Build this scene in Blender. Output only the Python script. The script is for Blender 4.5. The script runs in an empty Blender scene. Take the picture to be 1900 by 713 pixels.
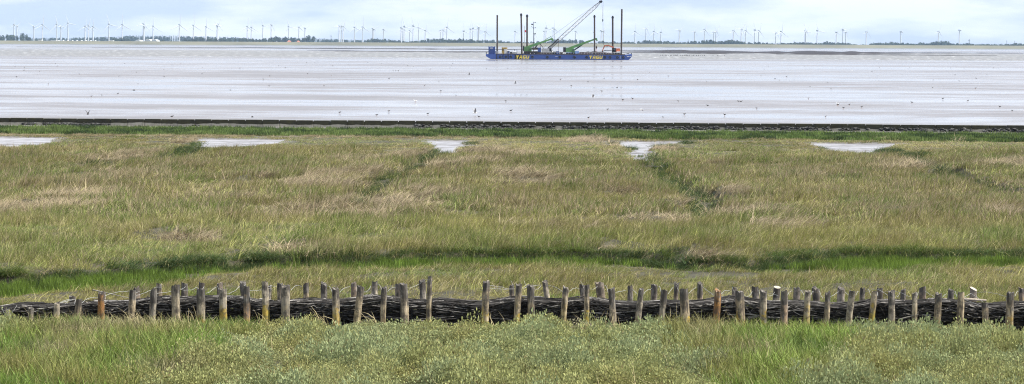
import bpy, bmesh, math, random
import numpy as np
from mathutils import Vector, Matrix

random.seed(7)
RNG = np.random.default_rng(7)
SC = bpy.context.scene
COL = SC.collection
R = math.radians

# ------------------------------------------------------------------ camera
F = 5000.0            # focal length in photo pixels (1900 wide)
CAMH = 4.6
WATER = -0.45
alpha = math.atan((356.5 - 82.0) / F)
ROT = Matrix.Rotation(math.pi / 2 - alpha, 3, 'X') @ Matrix.Rotation(math.atan(9.6 / 1900), 3, 'Z')
RN = np.array(ROT)
cam_d = bpy.data.cameras.new('camera')
cam = bpy.data.objects.new('camera', cam_d)
COL.objects.link(cam)
cam.matrix_world = Matrix.Translation((0, 0, CAMH)) @ ROT.to_4x4()
cam_d.sensor_width = 36.0
cam_d.lens = 36.0 * F / 1900.0
cam_d.clip_start = 1.0
cam_d.clip_end = 90000.0
SC.camera = cam


def ray(px, py):
    px = np.asarray(px, float); py = np.asarray(py, float)
    d = np.stack([(px - 950) / F, -(py - 356.5) / F, -np.ones_like(px)], -1)
    return d @ RN.T


def onz(px, py, z=0.0):
    d = ray(px, py)
    t = (z - CAMH) / d[..., 2]
    return np.stack([d[..., 0] * t, d[..., 1] * t, np.full_like(t, z)], -1)


def ony(px, py, Y):
    d = ray(px, py)
    t = Y / d[..., 1]
    return np.stack([d[..., 0] * t, d[..., 1] * t, CAMH + d[..., 2] * t], -1)


def toimg(P):
    P = np.asarray(P, float) - np.array([0, 0, CAMH])
    c = P @ RN
    return 950 + F * c[..., 0] / -c[..., 2], 356.5 - F * c[..., 1] / -c[..., 2]


# ------------------------------------------------------------------ numpy noise
_TAB = np.random.default_rng(3).random((256, 256))


def vnoise(x, y, s=0):
    x = np.asarray(x, float) + s * 17.31; y = np.asarray(y, float) + s * 9.77
    xi = np.floor(x).astype(int); yi = np.floor(y).astype(int)
    fx = x - xi; fy = y - yi
    fx = fx * fx * (3 - 2 * fx); fy = fy * fy * (3 - 2 * fy)
    a = _TAB[xi % 256, yi % 256]; b = _TAB[(xi + 1) % 256, yi % 256]
    c = _TAB[xi % 256, (yi + 1) % 256]; d = _TAB[(xi + 1) % 256, (yi + 1) % 256]
    return (a * (1 - fx) + b * fx) * (1 - fy) + (c * (1 - fx) + d * fx) * fy


def fbm(x, y, s=0, o=4):
    r = 0; amp = 1; tot = 0
    for k in range(o):
        r = r + amp * vnoise(np.asarray(x) * 2 ** k, np.asarray(y) * 2 ** k, s + k * 3)
        tot += amp; amp *= .5
    return r / tot


def sstep(a, b, x):
    t = np.clip((x - a) / (b - a), 0, 1)
    return t * t * (3 - 2 * t)


# ------------------------------------------------------------------ materials
def mat(name):
    m = bpy.data.materials.new(name); m.use_nodes = True
    nt = m.node_tree
    for n in list(nt.nodes): nt.nodes.remove(n)
    o = nt.nodes.new('ShaderNodeOutputMaterial')
    b = nt.nodes.new('ShaderNodeBsdfPrincipled')
    nt.links.new(b.outputs[0], o.inputs[0])
    return m, nt, b, o


def N(nt, t, **k):
    n = nt.nodes.new(t)
    for a, v in k.items(): setattr(n, a, v)
    return n


def ramp(nt, fac, stops):
    r = N(nt, 'ShaderNodeValToRGB')
    e = r.color_ramp.elements
    while len(e) < len(stops): e.new(.5)
    for el, (p, c) in zip(e, stops):
        el.position = p; el.color = (*c, 1) if len(c) == 3 else c
    nt.links.new(fac, r.inputs[0])
    return r.outputs[0]


def noise(nt, vec, scale, detail=4, rough=.55):
    n = N(nt, 'ShaderNodeTexNoise')
    n.inputs['Scale'].default_value = scale; n.inputs['Detail'].default_value = detail
    n.inputs['Roughness'].default_value = rough
    if vec is not None: nt.links.new(vec, n.inputs['Vector'])
    return n.outputs['Fac']


def math_(nt, op, a, b=None):
    n = N(nt, 'ShaderNodeMath', operation=op)
    for i, v in enumerate((a, b)):
        if v is None: continue
        if isinstance(v, (int, float)): n.inputs[i].default_value = v
        else: nt.links.new(v, n.inputs[i])
    return n.outputs[0]


def mixc(nt, fac, a, b, bt='MIX'):
    n = N(nt, 'ShaderNodeMix', data_type='RGBA', blend_type=bt)
    for sock, v in ((n.inputs[0], fac), (n.inputs[6], a), (n.inputs[7], b)):
        if isinstance(v, (int, float)): sock.default_value = v
        elif isinstance(v, tuple): sock.default_value = (*v, 1)
        else: nt.links.new(v, sock)
    return n.outputs[2]


def plain(name, col, rough=.6, var=.25, scale=3.0, metal=0.0, dirt=None):
    m, nt, b, o = mat(name)
    tc = N(nt, 'ShaderNodeTexCoord')
    f = noise(nt, tc.outputs['Object'], scale, 5)
    c0 = tuple(x * (1 - var) for x in col); c1 = tuple(min(1, x * (1 + var)) for x in col)
    c = ramp(nt, f, [(.3, c0), (.7, c1)])
    if dirt:
        f2 = noise(nt, tc.outputs['Object'], scale * 2.3, 6, .7)
        k = ramp(nt, f2, [(.5, (0, 0, 0)), (.66, (1, 1, 1))])
        c = mixc(nt, k, c, dirt)
    nt.links.new(c, b.inputs['Base Color'])
    b.inputs['Roughness'].default_value = rough
    b.inputs['Metallic'].default_value = metal
    b.inputs['Specular IOR Level'].default_value = .5 if rough < .6 else .15
    return m


# ------------------------------------------------------------------ objects
def tag(o, label=None, cat=None, group=None, kind=None):
    if label: o['label'] = label
    if cat: o['category'] = cat
    if group: o['group'] = group
    if kind: o['kind'] = kind
    return o


def empty(name, loc, label, cat, group=None):
    o = bpy.data.objects.new(name, None); COL.objects.link(o)
    o.location = Vector(loc); o.empty_display_size = .2
    return tag(o, label, cat, group)


def origin(o):
    v = Vector((0, 0, 0))
    while o: v = v + o.location; o = o.parent
    return v


def mesh_np(name, V, Fc, m=None, smooth=False):
    me = bpy.data.meshes.new(name)
    V = np.asarray(V, np.float32)
    me.vertices.add(len(V)); me.vertices.foreach_set('co', V.ravel())
    Fc = np.asarray(Fc, np.int32); k = Fc.shape[1]
    me.loops.add(Fc.size); me.loops.foreach_set('vertex_index', Fc.ravel())
    me.polygons.add(len(Fc))
    me.polygons.foreach_set('loop_start', np.arange(0, Fc.size, k, dtype=np.int32))
    me.update(calc_edges=True)
    if smooth: me.polygons.foreach_set('use_smooth', np.ones(len(Fc), bool))
    if m: me.materials.append(m)
    return me


class MB:
    """collects shapes given in world metres and links them as one mesh"""
    def __init__(s): s.v = []; s.f = []

    def add(s, vs, fs):
        n = len(s.v)
        s.v += [tuple(float(c) for c in v) for v in vs]; s.f += [tuple(i + n for i in f) for f in fs]
        return s

    def box(s, lo, hi):
        x0, y0, z0 = lo; x1, y1, z1 = hi
        return s.add([(x0, y0, z0), (x1, y0, z0), (x1, y1, z0), (x0, y1, z0), (x0, y0, z1), (x1, y0, z1), (x1, y1, z1), (x0, y1, z1)],
                     [(0, 3, 2, 1), (4, 5, 6, 7), (0, 1, 5, 4), (1, 2, 6, 5), (2, 3, 7, 6), (3, 0, 4, 7)])

    def cyl(s, a, b, r0, r1=None, n=8):
        a = Vector(a); b = Vector(b); r1 = r0 if r1 is None else r1
        d = (b - a).normalized()
        u = d.orthogonal().normalized(); w = d.cross(u)
        vs = []
        for p, r in ((a, r0), (b, r1)):
            for i in range(n):
                t = 2 * math.pi * i / n
                vs.append(p + u * (r * math.cos(t)) + w * (r * math.sin(t)))
        fs = [(i, (i + 1) % n, n + (i + 1) % n, n + i) for i in range(n)]
        fs += [tuple(range(n))[::-1], tuple(range(n, 2 * n))]
        return s.add(vs, fs)

    def beam(s, a, b, h, d):
        """rectangular beam, height h in the xz plane, depth d along y"""
        a = Vector(a); b = Vector(b); t = (b - a).normalized()
        y = Vector((0, 1, 0)); n = t.cross(y).normalized() * -1
        vs = []
        for p in (a, b):
            hh = h if not isinstance(h, tuple) else (h[0] if p is a else h[1])
            for sn, sy in ((-1, -1), (1, -1), (1, 1), (-1, 1)):
                vs.append(p + n * (sn * hh / 2) + y * (sy * d / 2))
        return s.add(vs, [(0, 3, 2, 1), (4, 5, 6, 7), (0, 1, 5, 4), (1, 2, 6, 5), (2, 3, 7, 6), (3, 0, 4, 7)])

    def prism(s, pts, y0, y1):
        """polygon of (x,z) pushed from y0 to y1"""
        n = len(pts)
        vs = [(p[0], y0, p[1]) for p in pts] + [(p[0], y1, p[1]) for p in pts]
        fs = [(i, (i + 1) % n, n + (i + 1) % n, n + i) for i in range(n)]
        return s.add(vs, fs + [tuple(range(n))[::-1], tuple(range(n, 2 * n))])

    def ring(s, c, r, t, n=14, m=6):
        """torus with its axis along y"""
        vs = []; fs = []
        for i in range(n):
            a = 2 * math.pi * i / n
            for j in range(m):
                b = 2 * math.pi * j / m
                rr = r + t * math.cos(b)
                vs.append((c[0] + rr * math.cos(a), c[1] + t * math.sin(b), c[2] + rr * math.sin(a)))
        for i in range(n):
            for j in range(m):
                fs.append((i * m + j, ((i + 1) % n) * m + j, ((i + 1) % n) * m + (j + 1) % m, i * m + (j + 1) % m))
        return s.add(vs, fs)

    def blob(s, c, r, seg=10, rings=7, bump=.0):
        vs = [(c[0], c[1], c[2] - r[2])]
        for i in range(1, rings):
            ph = -math.pi / 2 + math.pi * i / rings
            for j in range(seg):
                th = 2 * math.pi * j / seg
                k = 1 + random.uniform(-bump, bump)
                vs.append((c[0] + r[0] * k * math.cos(ph) * math.cos(th), c[1] + r[1] * k * math.cos(ph) * math.sin(th), c[2] + r[2] * k * math.sin(ph)))
        vs.append((c[0], c[1], c[2] + r[2]))
        fs = [(0, 1 + (j + 1) % seg, 1 + j) for j in range(seg)]
        for i in range(rings - 2):
            for j in range(seg):
                a = 1 + i * seg
                fs.append((a + j, a + (j + 1) % seg, a + seg + (j + 1) % seg, a + seg + j))
        a = 1 + (rings - 2) * seg
        fs += [(a + j, a + (j + 1) % seg, len(vs) - 1) for j in range(seg)]
        return s.add(vs, fs)

    def build(s, name, m, parent=None, smooth=False, bevel=0, at=None):
        org = origin(parent) if parent else Vector(at or (0, 0, 0))
        me = bpy.data.meshes.new(name)
        me.from_pydata([(v[0] - org.x, v[1] - org.y, v[2] - org.z) for v in s.v], [], s.f)
        bm = bmesh.new(); bm.from_mesh(me)
        bmesh.ops.recalc_face_normals(bm, faces=bm.faces)
        if bevel:
            bmesh.ops.bevel(bm, geom=bm.edges[:], offset=bevel, segments=1, affect='EDGES', clamp_overlap=True)
        bm.to_mesh(me); bm.free()
        if smooth: me.polygons.foreach_set('use_smooth', np.ones(len(me.polygons), bool))
        me.materials.append(m)
        o = bpy.data.objects.new(name, me); COL.objects.link(o)
        if parent: o.parent = parent
        else: o.location = org
        return o


def link_np(name, V, Fc, m, smooth=False, parent=None):
    o = bpy.data.objects.new(name, mesh_np(name, V, Fc, m, smooth)); COL.objects.link(o)
    if parent: o.parent = parent
    return o


# ------------------------------------------------------------------ light and air
SUN_EL, SUN_AZ = R(52), R(96)          # azimuth clockwise from the viewing direction
sv = Vector((math.cos(SUN_EL) * math.sin(SUN_AZ), math.cos(SUN_EL) * math.cos(SUN_AZ), math.sin(SUN_EL)))
sd = bpy.data.lights.new('sun', 'SUN'); sd.energy = 5.0; sd.angle = R(.6); sd.color = (1, .955, .88)
so = bpy.data.objects.new('sun', sd); COL.objects.link(so)
so.rotation_euler = sv.to_track_quat('Z', 'Y').to_euler(); so.location = (60, 20, 90)

W = bpy.data.worlds.new('World'); SC.world = W; W.use_nodes = True
nt = W.node_tree
bg = nt.nodes['Background']
sky = N(nt, 'ShaderNodeTexSky', sky_type='NISHITA'); sky.sun_disc = False
sky.sun_elevation = SUN_EL; sky.sun_rotation = SUN_AZ; sky.altitude = 0
sky.air_density = 1.0; sky.dust_density = .6; sky.ozone_density = 2.0
tc = N(nt, 'ShaderNodeTexCoord')
mp = N(nt, 'ShaderNodeMapping'); mp.inputs['Scale'].default_value = (1, 1, 5.0)
nt.links.new(tc.outputs['Generated'], mp.inputs['Vector'])
cf = noise(nt, mp.outputs[0], 11.0, 5, .55)
cf2 = ramp(nt, cf, [(.42, (.0, .0, .0)), (.58, (1, 1, 1))])
clear = mixc(nt, .7, sky.outputs[0], (6.2, 7.25, 9.3))
cloudy = mixc(nt, cf2, clear, (9.0, 9.2, 9.8))
nt.links.new(cloudy, bg.inputs[0]); bg.inputs[1].default_value = .07

SC.view_settings.view_transform = 'Standard'; SC.view_settings.look = 'None'
SC.view_settings.exposure = 0.85; SC.view_settings.gamma = 1
SC.render.engine = 'CYCLES'
cy = SC.cycles
cy.max_bounces = 6; cy.diffuse_bounces = 3; cy.glossy_bounces = 2; cy.transmission_bounces = 3
cy.transparent_max_bounces = 6; cy.volume_bounces = 0
cy.caustics_reflective = False; cy.caustics_refractive = False
try:
    cy.use_denoising = True; cy.denoiser = 'OPENIMAGEDENOISE'; cy.denoising_input_passes = 'RGB_ALBEDO_NORMAL'; cy.denoising_prefilter = 'NONE'; cy.filter_width = 1.1
except Exception: pass
HAZE = 4.8e-5
# ------------------------------------------------------------------ terrain
def P(px, z): return [tuple(onz(a, b, z)[:2]) for a, b in px]


CREEKS = [
    (P([(-260, 548), (-50, 533), (60, 531), (150, 524), (300, 508), (430, 504), (470, 499), (640, 498), (800, 491), (1000, 489), (1180, 491), (1260, 503), (1400, 504), (1500, 495), (1600, 486), (1750, 488), (1950, 485), (2200, 480)], -.2), .55, .22),
    (P([(372, 264), (365, 273), (352, 286), (325, 293), (270, 300), (200, 310), (150, 325)], -.4), .75, .34),
    (P([(825, 276), (800, 290), (785, 298), (770, 310), (745, 322), (715, 335), (700, 350), (685, 368), (665, 385), (620, 395), (560, 401)], -.4), .5, .36),
    (P([(1188, 285), (1205, 303), (1228, 322), (1245, 340), (1285, 370), (1310, 390), (1290, 415), (1240, 432)], -.4), .5, .36),
    (P([(1590, 280), (1650, 288), (1690, 297), (1730, 318), (1760, 322), (1810, 345), (1840, 360), (1880, 375)], -.4), .5, .36),
]
POOLS = [P(p, -.44) for p in (
    [(-260, 253), (-60, 254), (104, 256.5), (92, 264), (70, 272), (20, 275), (-60, 275), (-260, 275)],
    [(372, 258), (532, 260), (512, 268), (450, 276), (400, 277), (378, 275)],
    [(788, 261), (866, 262), (860, 273), (835, 285), (822, 285), (804, 271)],
    [(1132, 263.5), (1277, 264), (1217, 272), (1202, 277), (1200, 298), (1180, 298), (1178, 279), (1150, 271)],
    [(1498, 266), (1664, 267), (1636, 279), (1600, 289), (1545, 283)])]


def seg_dist(X, Y, pts):
    best = np.full(X.shape, 1e9); side = np.zeros(X.shape)
    for (ax, ay), (bx, by) in zip(pts[:-1], pts[1:]):
        dx, dy = bx - ax, by - ay
        t = np.clip(((X - ax) * dx + (Y - ay) * dy) / (dx * dx + dy * dy), 0, 1)
        ex = X - (ax + t * dx); ey = Y - (ay + t * dy)
        d = np.hypot(ex, ey); k = d < best
        best = np.where(k, d, best); side = np.where(k, ey, side)
    return best, side


def poly_depth(X, Y, pts):
    """signed distance, positive inside"""
    ins = np.zeros(X.shape, bool); n = len(pts)
    for i in range(n):
        (ax, ay), (bx, by) = pts[i], pts[(i + 1) % n]
        c = (ay > Y) != (by > Y)
        with np.errstate(divide='ignore', invalid='ignore'):
            xx = (bx - ax) * (Y - ay) / ((by - ay) if by != ay else 1e-9) + ax
        ins ^= c & (X < xx)
    d, _ = seg_dist(X, Y, pts + [pts[0]])
    return np.where(ins, d, -d)


def fields(X, Y):
    wob = (fbm(X * 1.1, Y * 1.1, 5) - .5) * 1.0
    c = [seg_dist(X, Y, cr[0]) for cr in CREEKS]
    pool = np.max([poly_depth(X, Y, p) for p in POOLS], axis=0) + wob * .5
    pool = pool + (fbm(X * 2.6, Y * 1.3, 9) - .5) * .9 - .25
    return c, pool, wob


# swathes of flattened grass: each lies on a low hummock with a steeper near edge
STRAW_P = [(715, 320, 55, 6), (620, 346, 85, 8), (575, 392, 60, 10), (625, 383, 45, 6), (790, 362, 70, 10), (700, 372, 40, 5), (1335, 359, 70, 8), (1215, 411, 65, 9), (1680, 309, 62, 8), (1755, 318, 30, 6), (1150, 358, 40, 6),
           (1420, 423, 50, 9), (100, 378, 80, 5), (150, 321, 60, 5), (420, 366, 50, 7), (1245, 378, 30, 4), (60, 350, 60, 4), (1680, 395, 60, 8), (1860, 395, 50, 9), (980, 330, 60, 6), (350, 445, 60, 8), (560, 470, 60, 8), (900, 300, 60, 4), (330, 310, 40, 5),
           (460, 330, 40, 5), (1500, 330, 50, 5), (770, 290, 50, 4), (1850, 345, 40, 5), (1290, 480, 60, 7), (1150, 468, 60, 7)]


def wall_y(X): return 160.0 - .08 * np.clip(X, -46, 46)


def ground_z(X, Y, fl=None):
    c, pool, wob = fl or fields(X, Y)
    hx, hy = toimg(np.stack([X, np.maximum(Y, 20.0), np.full(X.shape, -.15)], -1)); hum = np.zeros(X.shape)
    for (cx_, cy_, rx_, ry_) in STRAW_P:
        dx_ = (hx - cx_ + 14 * np.sin(hy * .3)) / (rx_ * 1.1); dy_ = (hy - cy_ - ry_ * .25 * np.sin(hx * .13)) / ry_
        hum = np.maximum(hum, np.exp(-dx_ ** 2) * (1 - sstep(.5, 1.15, dy_)) * sstep(-3.0, -.3, dy_))
    z = -.4 * sstep(48, 134, Y)
    near = 1 - sstep(120, 140, Y)
    z = z + near * ((fbm(X * .55, Y * .4, 1) - .5) * .22 + (fbm(X * 2.1, Y * 1.6, 2, 3) - .5) * .09)
    z = z + .05 * (1 - near) * (fbm(X * .8, Y * .8, 4) - .5)
    z = z + .17 * hum
    for i, ((d, s), (_, hw, dep)) in enumerate(zip(c, CREEKS)):
        dd = d + wob * .35
        if i == 0:
            wide = np.interp(X / np.maximum(Y, 1) * F + 950, [0, 300, 420, 640, 760, 1080, 1160, 1450, 1560, 2000], [2.1, 1.6, .7, .5, 1.0, 1.0, .7, .9, 1.5, 1.6])
            hw = np.where(s > 0, .3, wide)
            soft = np.where(s > 0, .3, 1.6)
            z = z - .05 * np.where((s < 0) & (d > .1), sstep(45.8, 48.5, Y) * (1 - sstep(58, 64, Y)), 0)
            z = z + .03 * np.where(s > 0, sstep(.5, 1.1, d) * (1 - sstep(2.0, 6.0, d)), 0)
        else:
            soft = .45
        cut = 1 - sstep(hw, hw + soft, dd)
        zc = z - cut * dep
        if i == 0: cut0 = cut; zc = np.maximum(zc, np.minimum(z, -.215))
        z = zc if i == 0 else np.maximum(zc, np.where(Y > 112, np.minimum(z, -.43), -.62))
    z = z - .17 * np.exp(-((Y - 44.2) / .8) ** 2)
    for (bx_, by_, rx_, ry_) in ((-5.72, 56.5, .5, .7), (4.44, 56.6, 1.2, .75), (-10.07, 52.9, .35, .6)):
        z = z - .16 * np.exp(-(((X - bx_) / rx_) ** 2 + ((Y - by_) / ry_) ** 2)) * (cut0 > .3)
    z = np.where(pool > -1.2, z - (z + .56) * sstep(-.7, .25, pool), z)
    z = np.where(Y > wall_y(X) + .1, np.minimum(z, -.9), z)
    return z


rowsY = np.concatenate([np.linspace(-60, 30, 12), np.linspace(32, 66, 300)[0:], np.linspace(66.15, 174.0, 580)])
uu = np.linspace(-1, 1, 361)
ext = np.array([1.5, 5, 14, 40, 120, 400])
halfw = .205 * np.maximum(rowsY, 20) + 2.5
cols = np.concatenate([-(ext[::-1]), np.zeros(361), ext])
base = np.concatenate([-np.ones(6), uu, np.ones(6)])
GX = halfw[:, None] * base[None] + cols[None]
GY = np.repeat(rowsY[:, None], GX.shape[1], 1)
fl = fields(GX.ravel(), GY.ravel())
GZ = ground_z(GX.ravel(), GY.ravel(), fl)
nr, nc = GX.shape
idx = np.arange(nr * nc).reshape(nr, nc)
Q = np.stack([idx[:-1, :-1], idx[:-1, 1:], idx[1:, 1:], idx[1:, :-1]], -1).reshape(-1, 4)

m_ground, nt, b, o = mat('marsh_soil')
geo = N(nt, 'ShaderNodeNewGeometry')
f = noise(nt, geo.outputs['Position'], 2.2, 6, .65)
soil = ramp(nt, f, [(.3, (.022, .02, .012)), (.55, (.045, .041, .02)), (.75, (.08, .068, .036))])
f2 = noise(nt, geo.outputs['Position'], 3.5, 6, .6)
mudc = ramp(nt, f2, [(.3, (.085, .076, .068)), (.7, (.19, .178, .165))])
at = N(nt, 'ShaderNodeAttribute', attribute_name='mud')
nt.links.new(mixc(nt, at.outputs['Fac'], soil, mudc), b.inputs['Base Color'])
rr = math_(nt, 'MULTIPLY', at.outputs['Fac'], -.45)
nt.links.new(math_(nt, 'ADD', rr, .95), b.inputs['Roughness'])
bp = N(nt, 'ShaderNodeBump'); bp.inputs['Strength'].default_value = .6; bp.inputs['Distance'].default_value = .05
nt.links.new(noise(nt, geo.outputs['Position'], 9, 5), bp.inputs['Height']); nt.links.new(bp.outputs[0], b.inputs['Normal'])

ground = link_np('ground', np.stack([GX.ravel(), GY.ravel(), GZ], -1), Q, m_ground, True)
tag(ground, 'low salt marsh ground with muddy creeks between the twig fence and the seawall', 'ground', kind='structure')
cr_in = 1 - sstep(.3, .9, fl[0][0][0])
mud = np.maximum(cr_in * .9 * (1 - sstep(-.29, -.22, GZ)), sstep(-1.1, -.4, fl[1]))
mud = np.maximum(mud, sstep(141.5, 143.5, GY.ravel()) * .8)
a = ground.data.attributes.new('mud', 'FLOAT', 'POINT'); a.data.foreach_set('value', mud.astype(np.float32))


# ---- water: wet flats and shallow sea out to the far dike
def water_mat(name, near=False):
    m, nt, b, o = mat(name)
    geo = N(nt, 'ShaderNodeNewGeometry')
    sep = N(nt, 'ShaderNodeSeparateXYZ'); nt.links.new(geo.outputs['Position'], sep.inputs[0])
    ly = math_(nt, 'LOGARITHM', sep.outputs['Y'], math.e)
    comb = N(nt, 'ShaderNodeCombineXYZ')
    lx = math_(nt, 'DIVIDE', sep.outputs['X'], math_(nt, 'ADD', sep.outputs['Y'], 40.0))
    nt.links.new(math_(nt, 'MULTIPLY', lx, 5.0), comb.inputs['X'])
    nt.links.new(math_(nt, 'MULTIPLY', ly, 9.0), comb.inputs['Y'])
    band = noise(nt, comb.outputs[0], 1.0, 4, .6)            # broad streaks of wet mud and open water
    comb2 = N(nt, 'ShaderNodeCombineXYZ')
    nt.links.new(math_(nt, 'MULTIPLY', lx, 40.0), comb2.inputs['X'])
    nt.links.new(math_(nt, 'MULTIPLY', ly, 34.0), comb2.inputs['Y'])
    band2 = noise(nt, comb2.outputs[0], 1.0, 3, .6)
    s = math_(nt, 'ADD', math_(nt, 'MULTIPLY', band, .7), math_(nt, 'MULTIPLY', band2, .3))
    rough_zone = ramp(nt, s, [(.42, (0, 0, 0)), (.56, (1, 1, 1))])
    mudc = ramp(nt, s, [(.37, (.20, .19, .20)), (.5, (.175, .164, .167)), (.62, (.13, .118, .115))])
    chop = math_(nt, 'MULTIPLY', ramp(nt, math_(nt, 'DIVIDE', sep.outputs['Y'], 4000.0), [(.225, (0, 0, 0)), (.25, (1, 1, 1))]), ramp(nt, math_(nt, 'DIVIDE', sep.outputs['Y'], 4000.0), [(.42, (1, 1, 1)), (.52, (0, 0, 0))]))
    comb3 = N(nt, 'ShaderNodeCombineXYZ')
    nt.links.new(math_(nt, 'MULTIPLY', lx, 420.0), comb3.inputs['X'])
    nt.links.new(math_(nt, 'MULTIPLY', ly, 90.0), comb3.inputs['Y'])
    caps = noise(nt, comb3.outputs[0], 1.0, 3, .6)
    chopc = ramp(nt, caps, [(.3, (.08, .072, .058)), (.55, (.14, .13, .11)), (.62, (.3, .29, .27)), (.68, (.85, .85, .85))])
    mudc = mixc(nt, math_(nt, 'MULTIPLY', chop, .95), mudc, chopc)
    rough_zone = math_(nt, 'MAXIMUM', rough_zone, chop)
    nt.links.new(mudc, b.inputs['Base Color'])
    b.inputs['IOR'].default_value = 1.33
    nt.links.new(math_(nt, 'ADD', math_(nt, 'MULTIPLY', rough_zone, .22), .1), b.inputs['Roughness'])
    # ripples: small ones near, longer ones far out
    r1 = noise(nt, geo.outputs['Position'], 1.6, 4, .65)
    mpn = N(nt, 'ShaderNodeMapping'); mpn.inputs['Scale'].default_value = (.5, .16, .5)
    nt.links.new(geo.outputs['Position'], mpn.inputs['Vector'])
    r2 = noise(nt, mpn.outputs[0], 1.0, 5, .7)
    hgt = math_(nt, 'ADD', math_(nt, 'MULTIPLY', r1, .13), math_(nt, 'MULTIPLY', r2, .35))
    amp = math_(nt, 'ADD', math_(nt, 'MULTIPLY', rough_zone, .85), .06)
    bp = N(nt, 'ShaderNodeBump'); bp.inputs['Distance'].default_value = .55
    nt.links.new(amp, bp.inputs['Strength']); nt.links.new(hgt, bp.inputs['Height'])
    nt.links.new(bp.outputs[0], b.inputs['Normal'])
    return m


m_water = water_mat('shallow_water')
DIKE_Y = 4600.0
YW = 162.25
wv = [(-30, 144.0, WATER), (30, 144.0, WATER), (3000, DIKE_Y + 5, WATER), (-3000, DIKE_Y + 5, WATER), (-900, 144.0, WATER), (900, 144.0, WATER), (-6000, DIKE_Y + 5, WATER), (6000, DIKE_Y + 5, WATER)]
sea = link_np('water', wv, [(4, 0, 3, 6), (0, 1, 2, 3), (1, 5, 7, 2)], m_water)
tag(sea, 'pale shallow tidal water and wet flats between the seawall and the far dike', 'water', kind='structure')

m_pool, nt, b, o = mat('pool_water')
geo = N(nt, 'ShaderNodeNewGeometry')
mpn = N(nt, 'ShaderNodeMapping'); mpn.inputs['Scale'].default_value = (.5, 1.0, 1)
nt.links.new(geo.outputs['Position'], mpn.inputs['Vector'])
f = noise(nt, mpn.outputs[0], 1.3, 6, .7)
nt.links.new(ramp(nt, f, [(.38, (.07, .062, .057)), (.48, (.23, .222, .225)), (.7, (.31, .30, .31))]), b.inputs['Base Color'])
nt.links.new(ramp(nt, f, [(.4, (.6, .6, .6)), (.55, (.28, .28, .28))]), b.inputs['Roughness'])
pw = link_np('water', [(-75, 112, -.452), (75, 112, -.452), (75, 148, -.452), (-75, 148, -.452)], [(0, 1, 2, 3)], m_pool)
tag(pw, 'pale muddy pools lying between the marsh grass and the green strip', 'water', kind='structure')
lw = link_np('water', [(x_ + sx * w_, y_ + sy * 1.3, -.27) for (x_, y_, w_) in ((-5.72, 56.5, .9), (4.44, 56.6, 2.0), (-10.07, 52.9, .7)) for (sx, sy) in ((-1, -1), (1, -1), (1, 1), (-1, 1))], [(0, 1, 2, 3), (4, 5, 6, 7), (8, 9, 10, 11)], m_pool)
tag(lw, 'thin pale mud water showing in the creek behind the twig fence', 'water', kind='structure')

# ---- dark mud banks breaking the surface far out
m_bank = plain('wet_dark_mud', (.032, .026, .025), .9, .4, .02)


def mudbank(spans, label):
    V = []; Fq = []
    for pts in spans:                       # (px, py centre, half height px)
        pts = np.array(pts, float)
        n = int((pts[-1, 0] - pts[0, 0]) / 5) + 2
        xs = np.linspace(pts[0, 0], pts[-1, 0], n)
        yc = np.interp(xs, pts[:, 0], pts[:, 1]); hh = np.interp(xs, pts[:, 0], pts[:, 2])
        hh = np.maximum(.05, hh * (.55 + .9 * vnoise(xs * .05, xs * 0, 3)))
        yc = yc + (vnoise(xs * .021, xs * 0 + 3, 8) - .5) * .5
        lo = onz(xs, yc + hh, WATER + .015); hi = onz(xs, yc - hh, WATER + .015)
        mid = (lo + hi) / 2; mid[:, 2] = WATER + .12
        k = len(V)
        for A, M_, B in zip(lo, mid, hi): V += [A, M_, B]
        for i in range(n - 1):
            a = k + i * 3
            Fq += [(a, a + 3, a + 4, a + 1), (a + 1, a + 4, a + 5, a + 2)]
    o = link_np('mudflat', V, Fq, m_bank, True)
    tag(o, label, 'mudflat', kind='structure')


mudbank([[(30, 87.0, .2), (240, 87.4, .25), (430, 88.3, .45), (560, 89.7, .7), (690, 90.4, .6), (900, 91.6, .8), (1010, 92.0, .4)]], 'long thin dark mud line far out left of the barge')
mudbank([[(570, 94.2, .15), (640, 94.8, .7), (760, 95.4, .5), (908, 95.6, .35)], [(820, 97.0, .1), (850, 97.1, .4), (905, 97.2, .2)], [(170, 88.6, .1), (420, 89.6, .25)]], 'thin dark mud bar just left of the barge')
mudbank([[(1120, 94.2, .7), (1200, 94.9, 1.6), (1270, 95.8, 2.5), (1340, 96.6, 2.6), (1420, 97.4, 1.8), (1500, 97.9, 2.8), (1580, 98.4, 2.6), (1660, 98.4, 1.0), (1800, 98.6, .7), (1960, 98.8, .45)],
         [(1150, 97.0, .5), (1225, 98.0, .9), (1300, 98.9, .35)], [(1275, 99.4, .2), (1330, 99.6, .6), (1400, 100.0, .3)],
         [(1440, 100.6, .3), (1530, 101.2, .7), (1640, 101.9, .7), (1720, 102.6, .6), (1800, 103.0, .4), (1850, 103.4, .1)]], 'broad dark mud banks right of the barge in front of the far dike')

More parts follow.
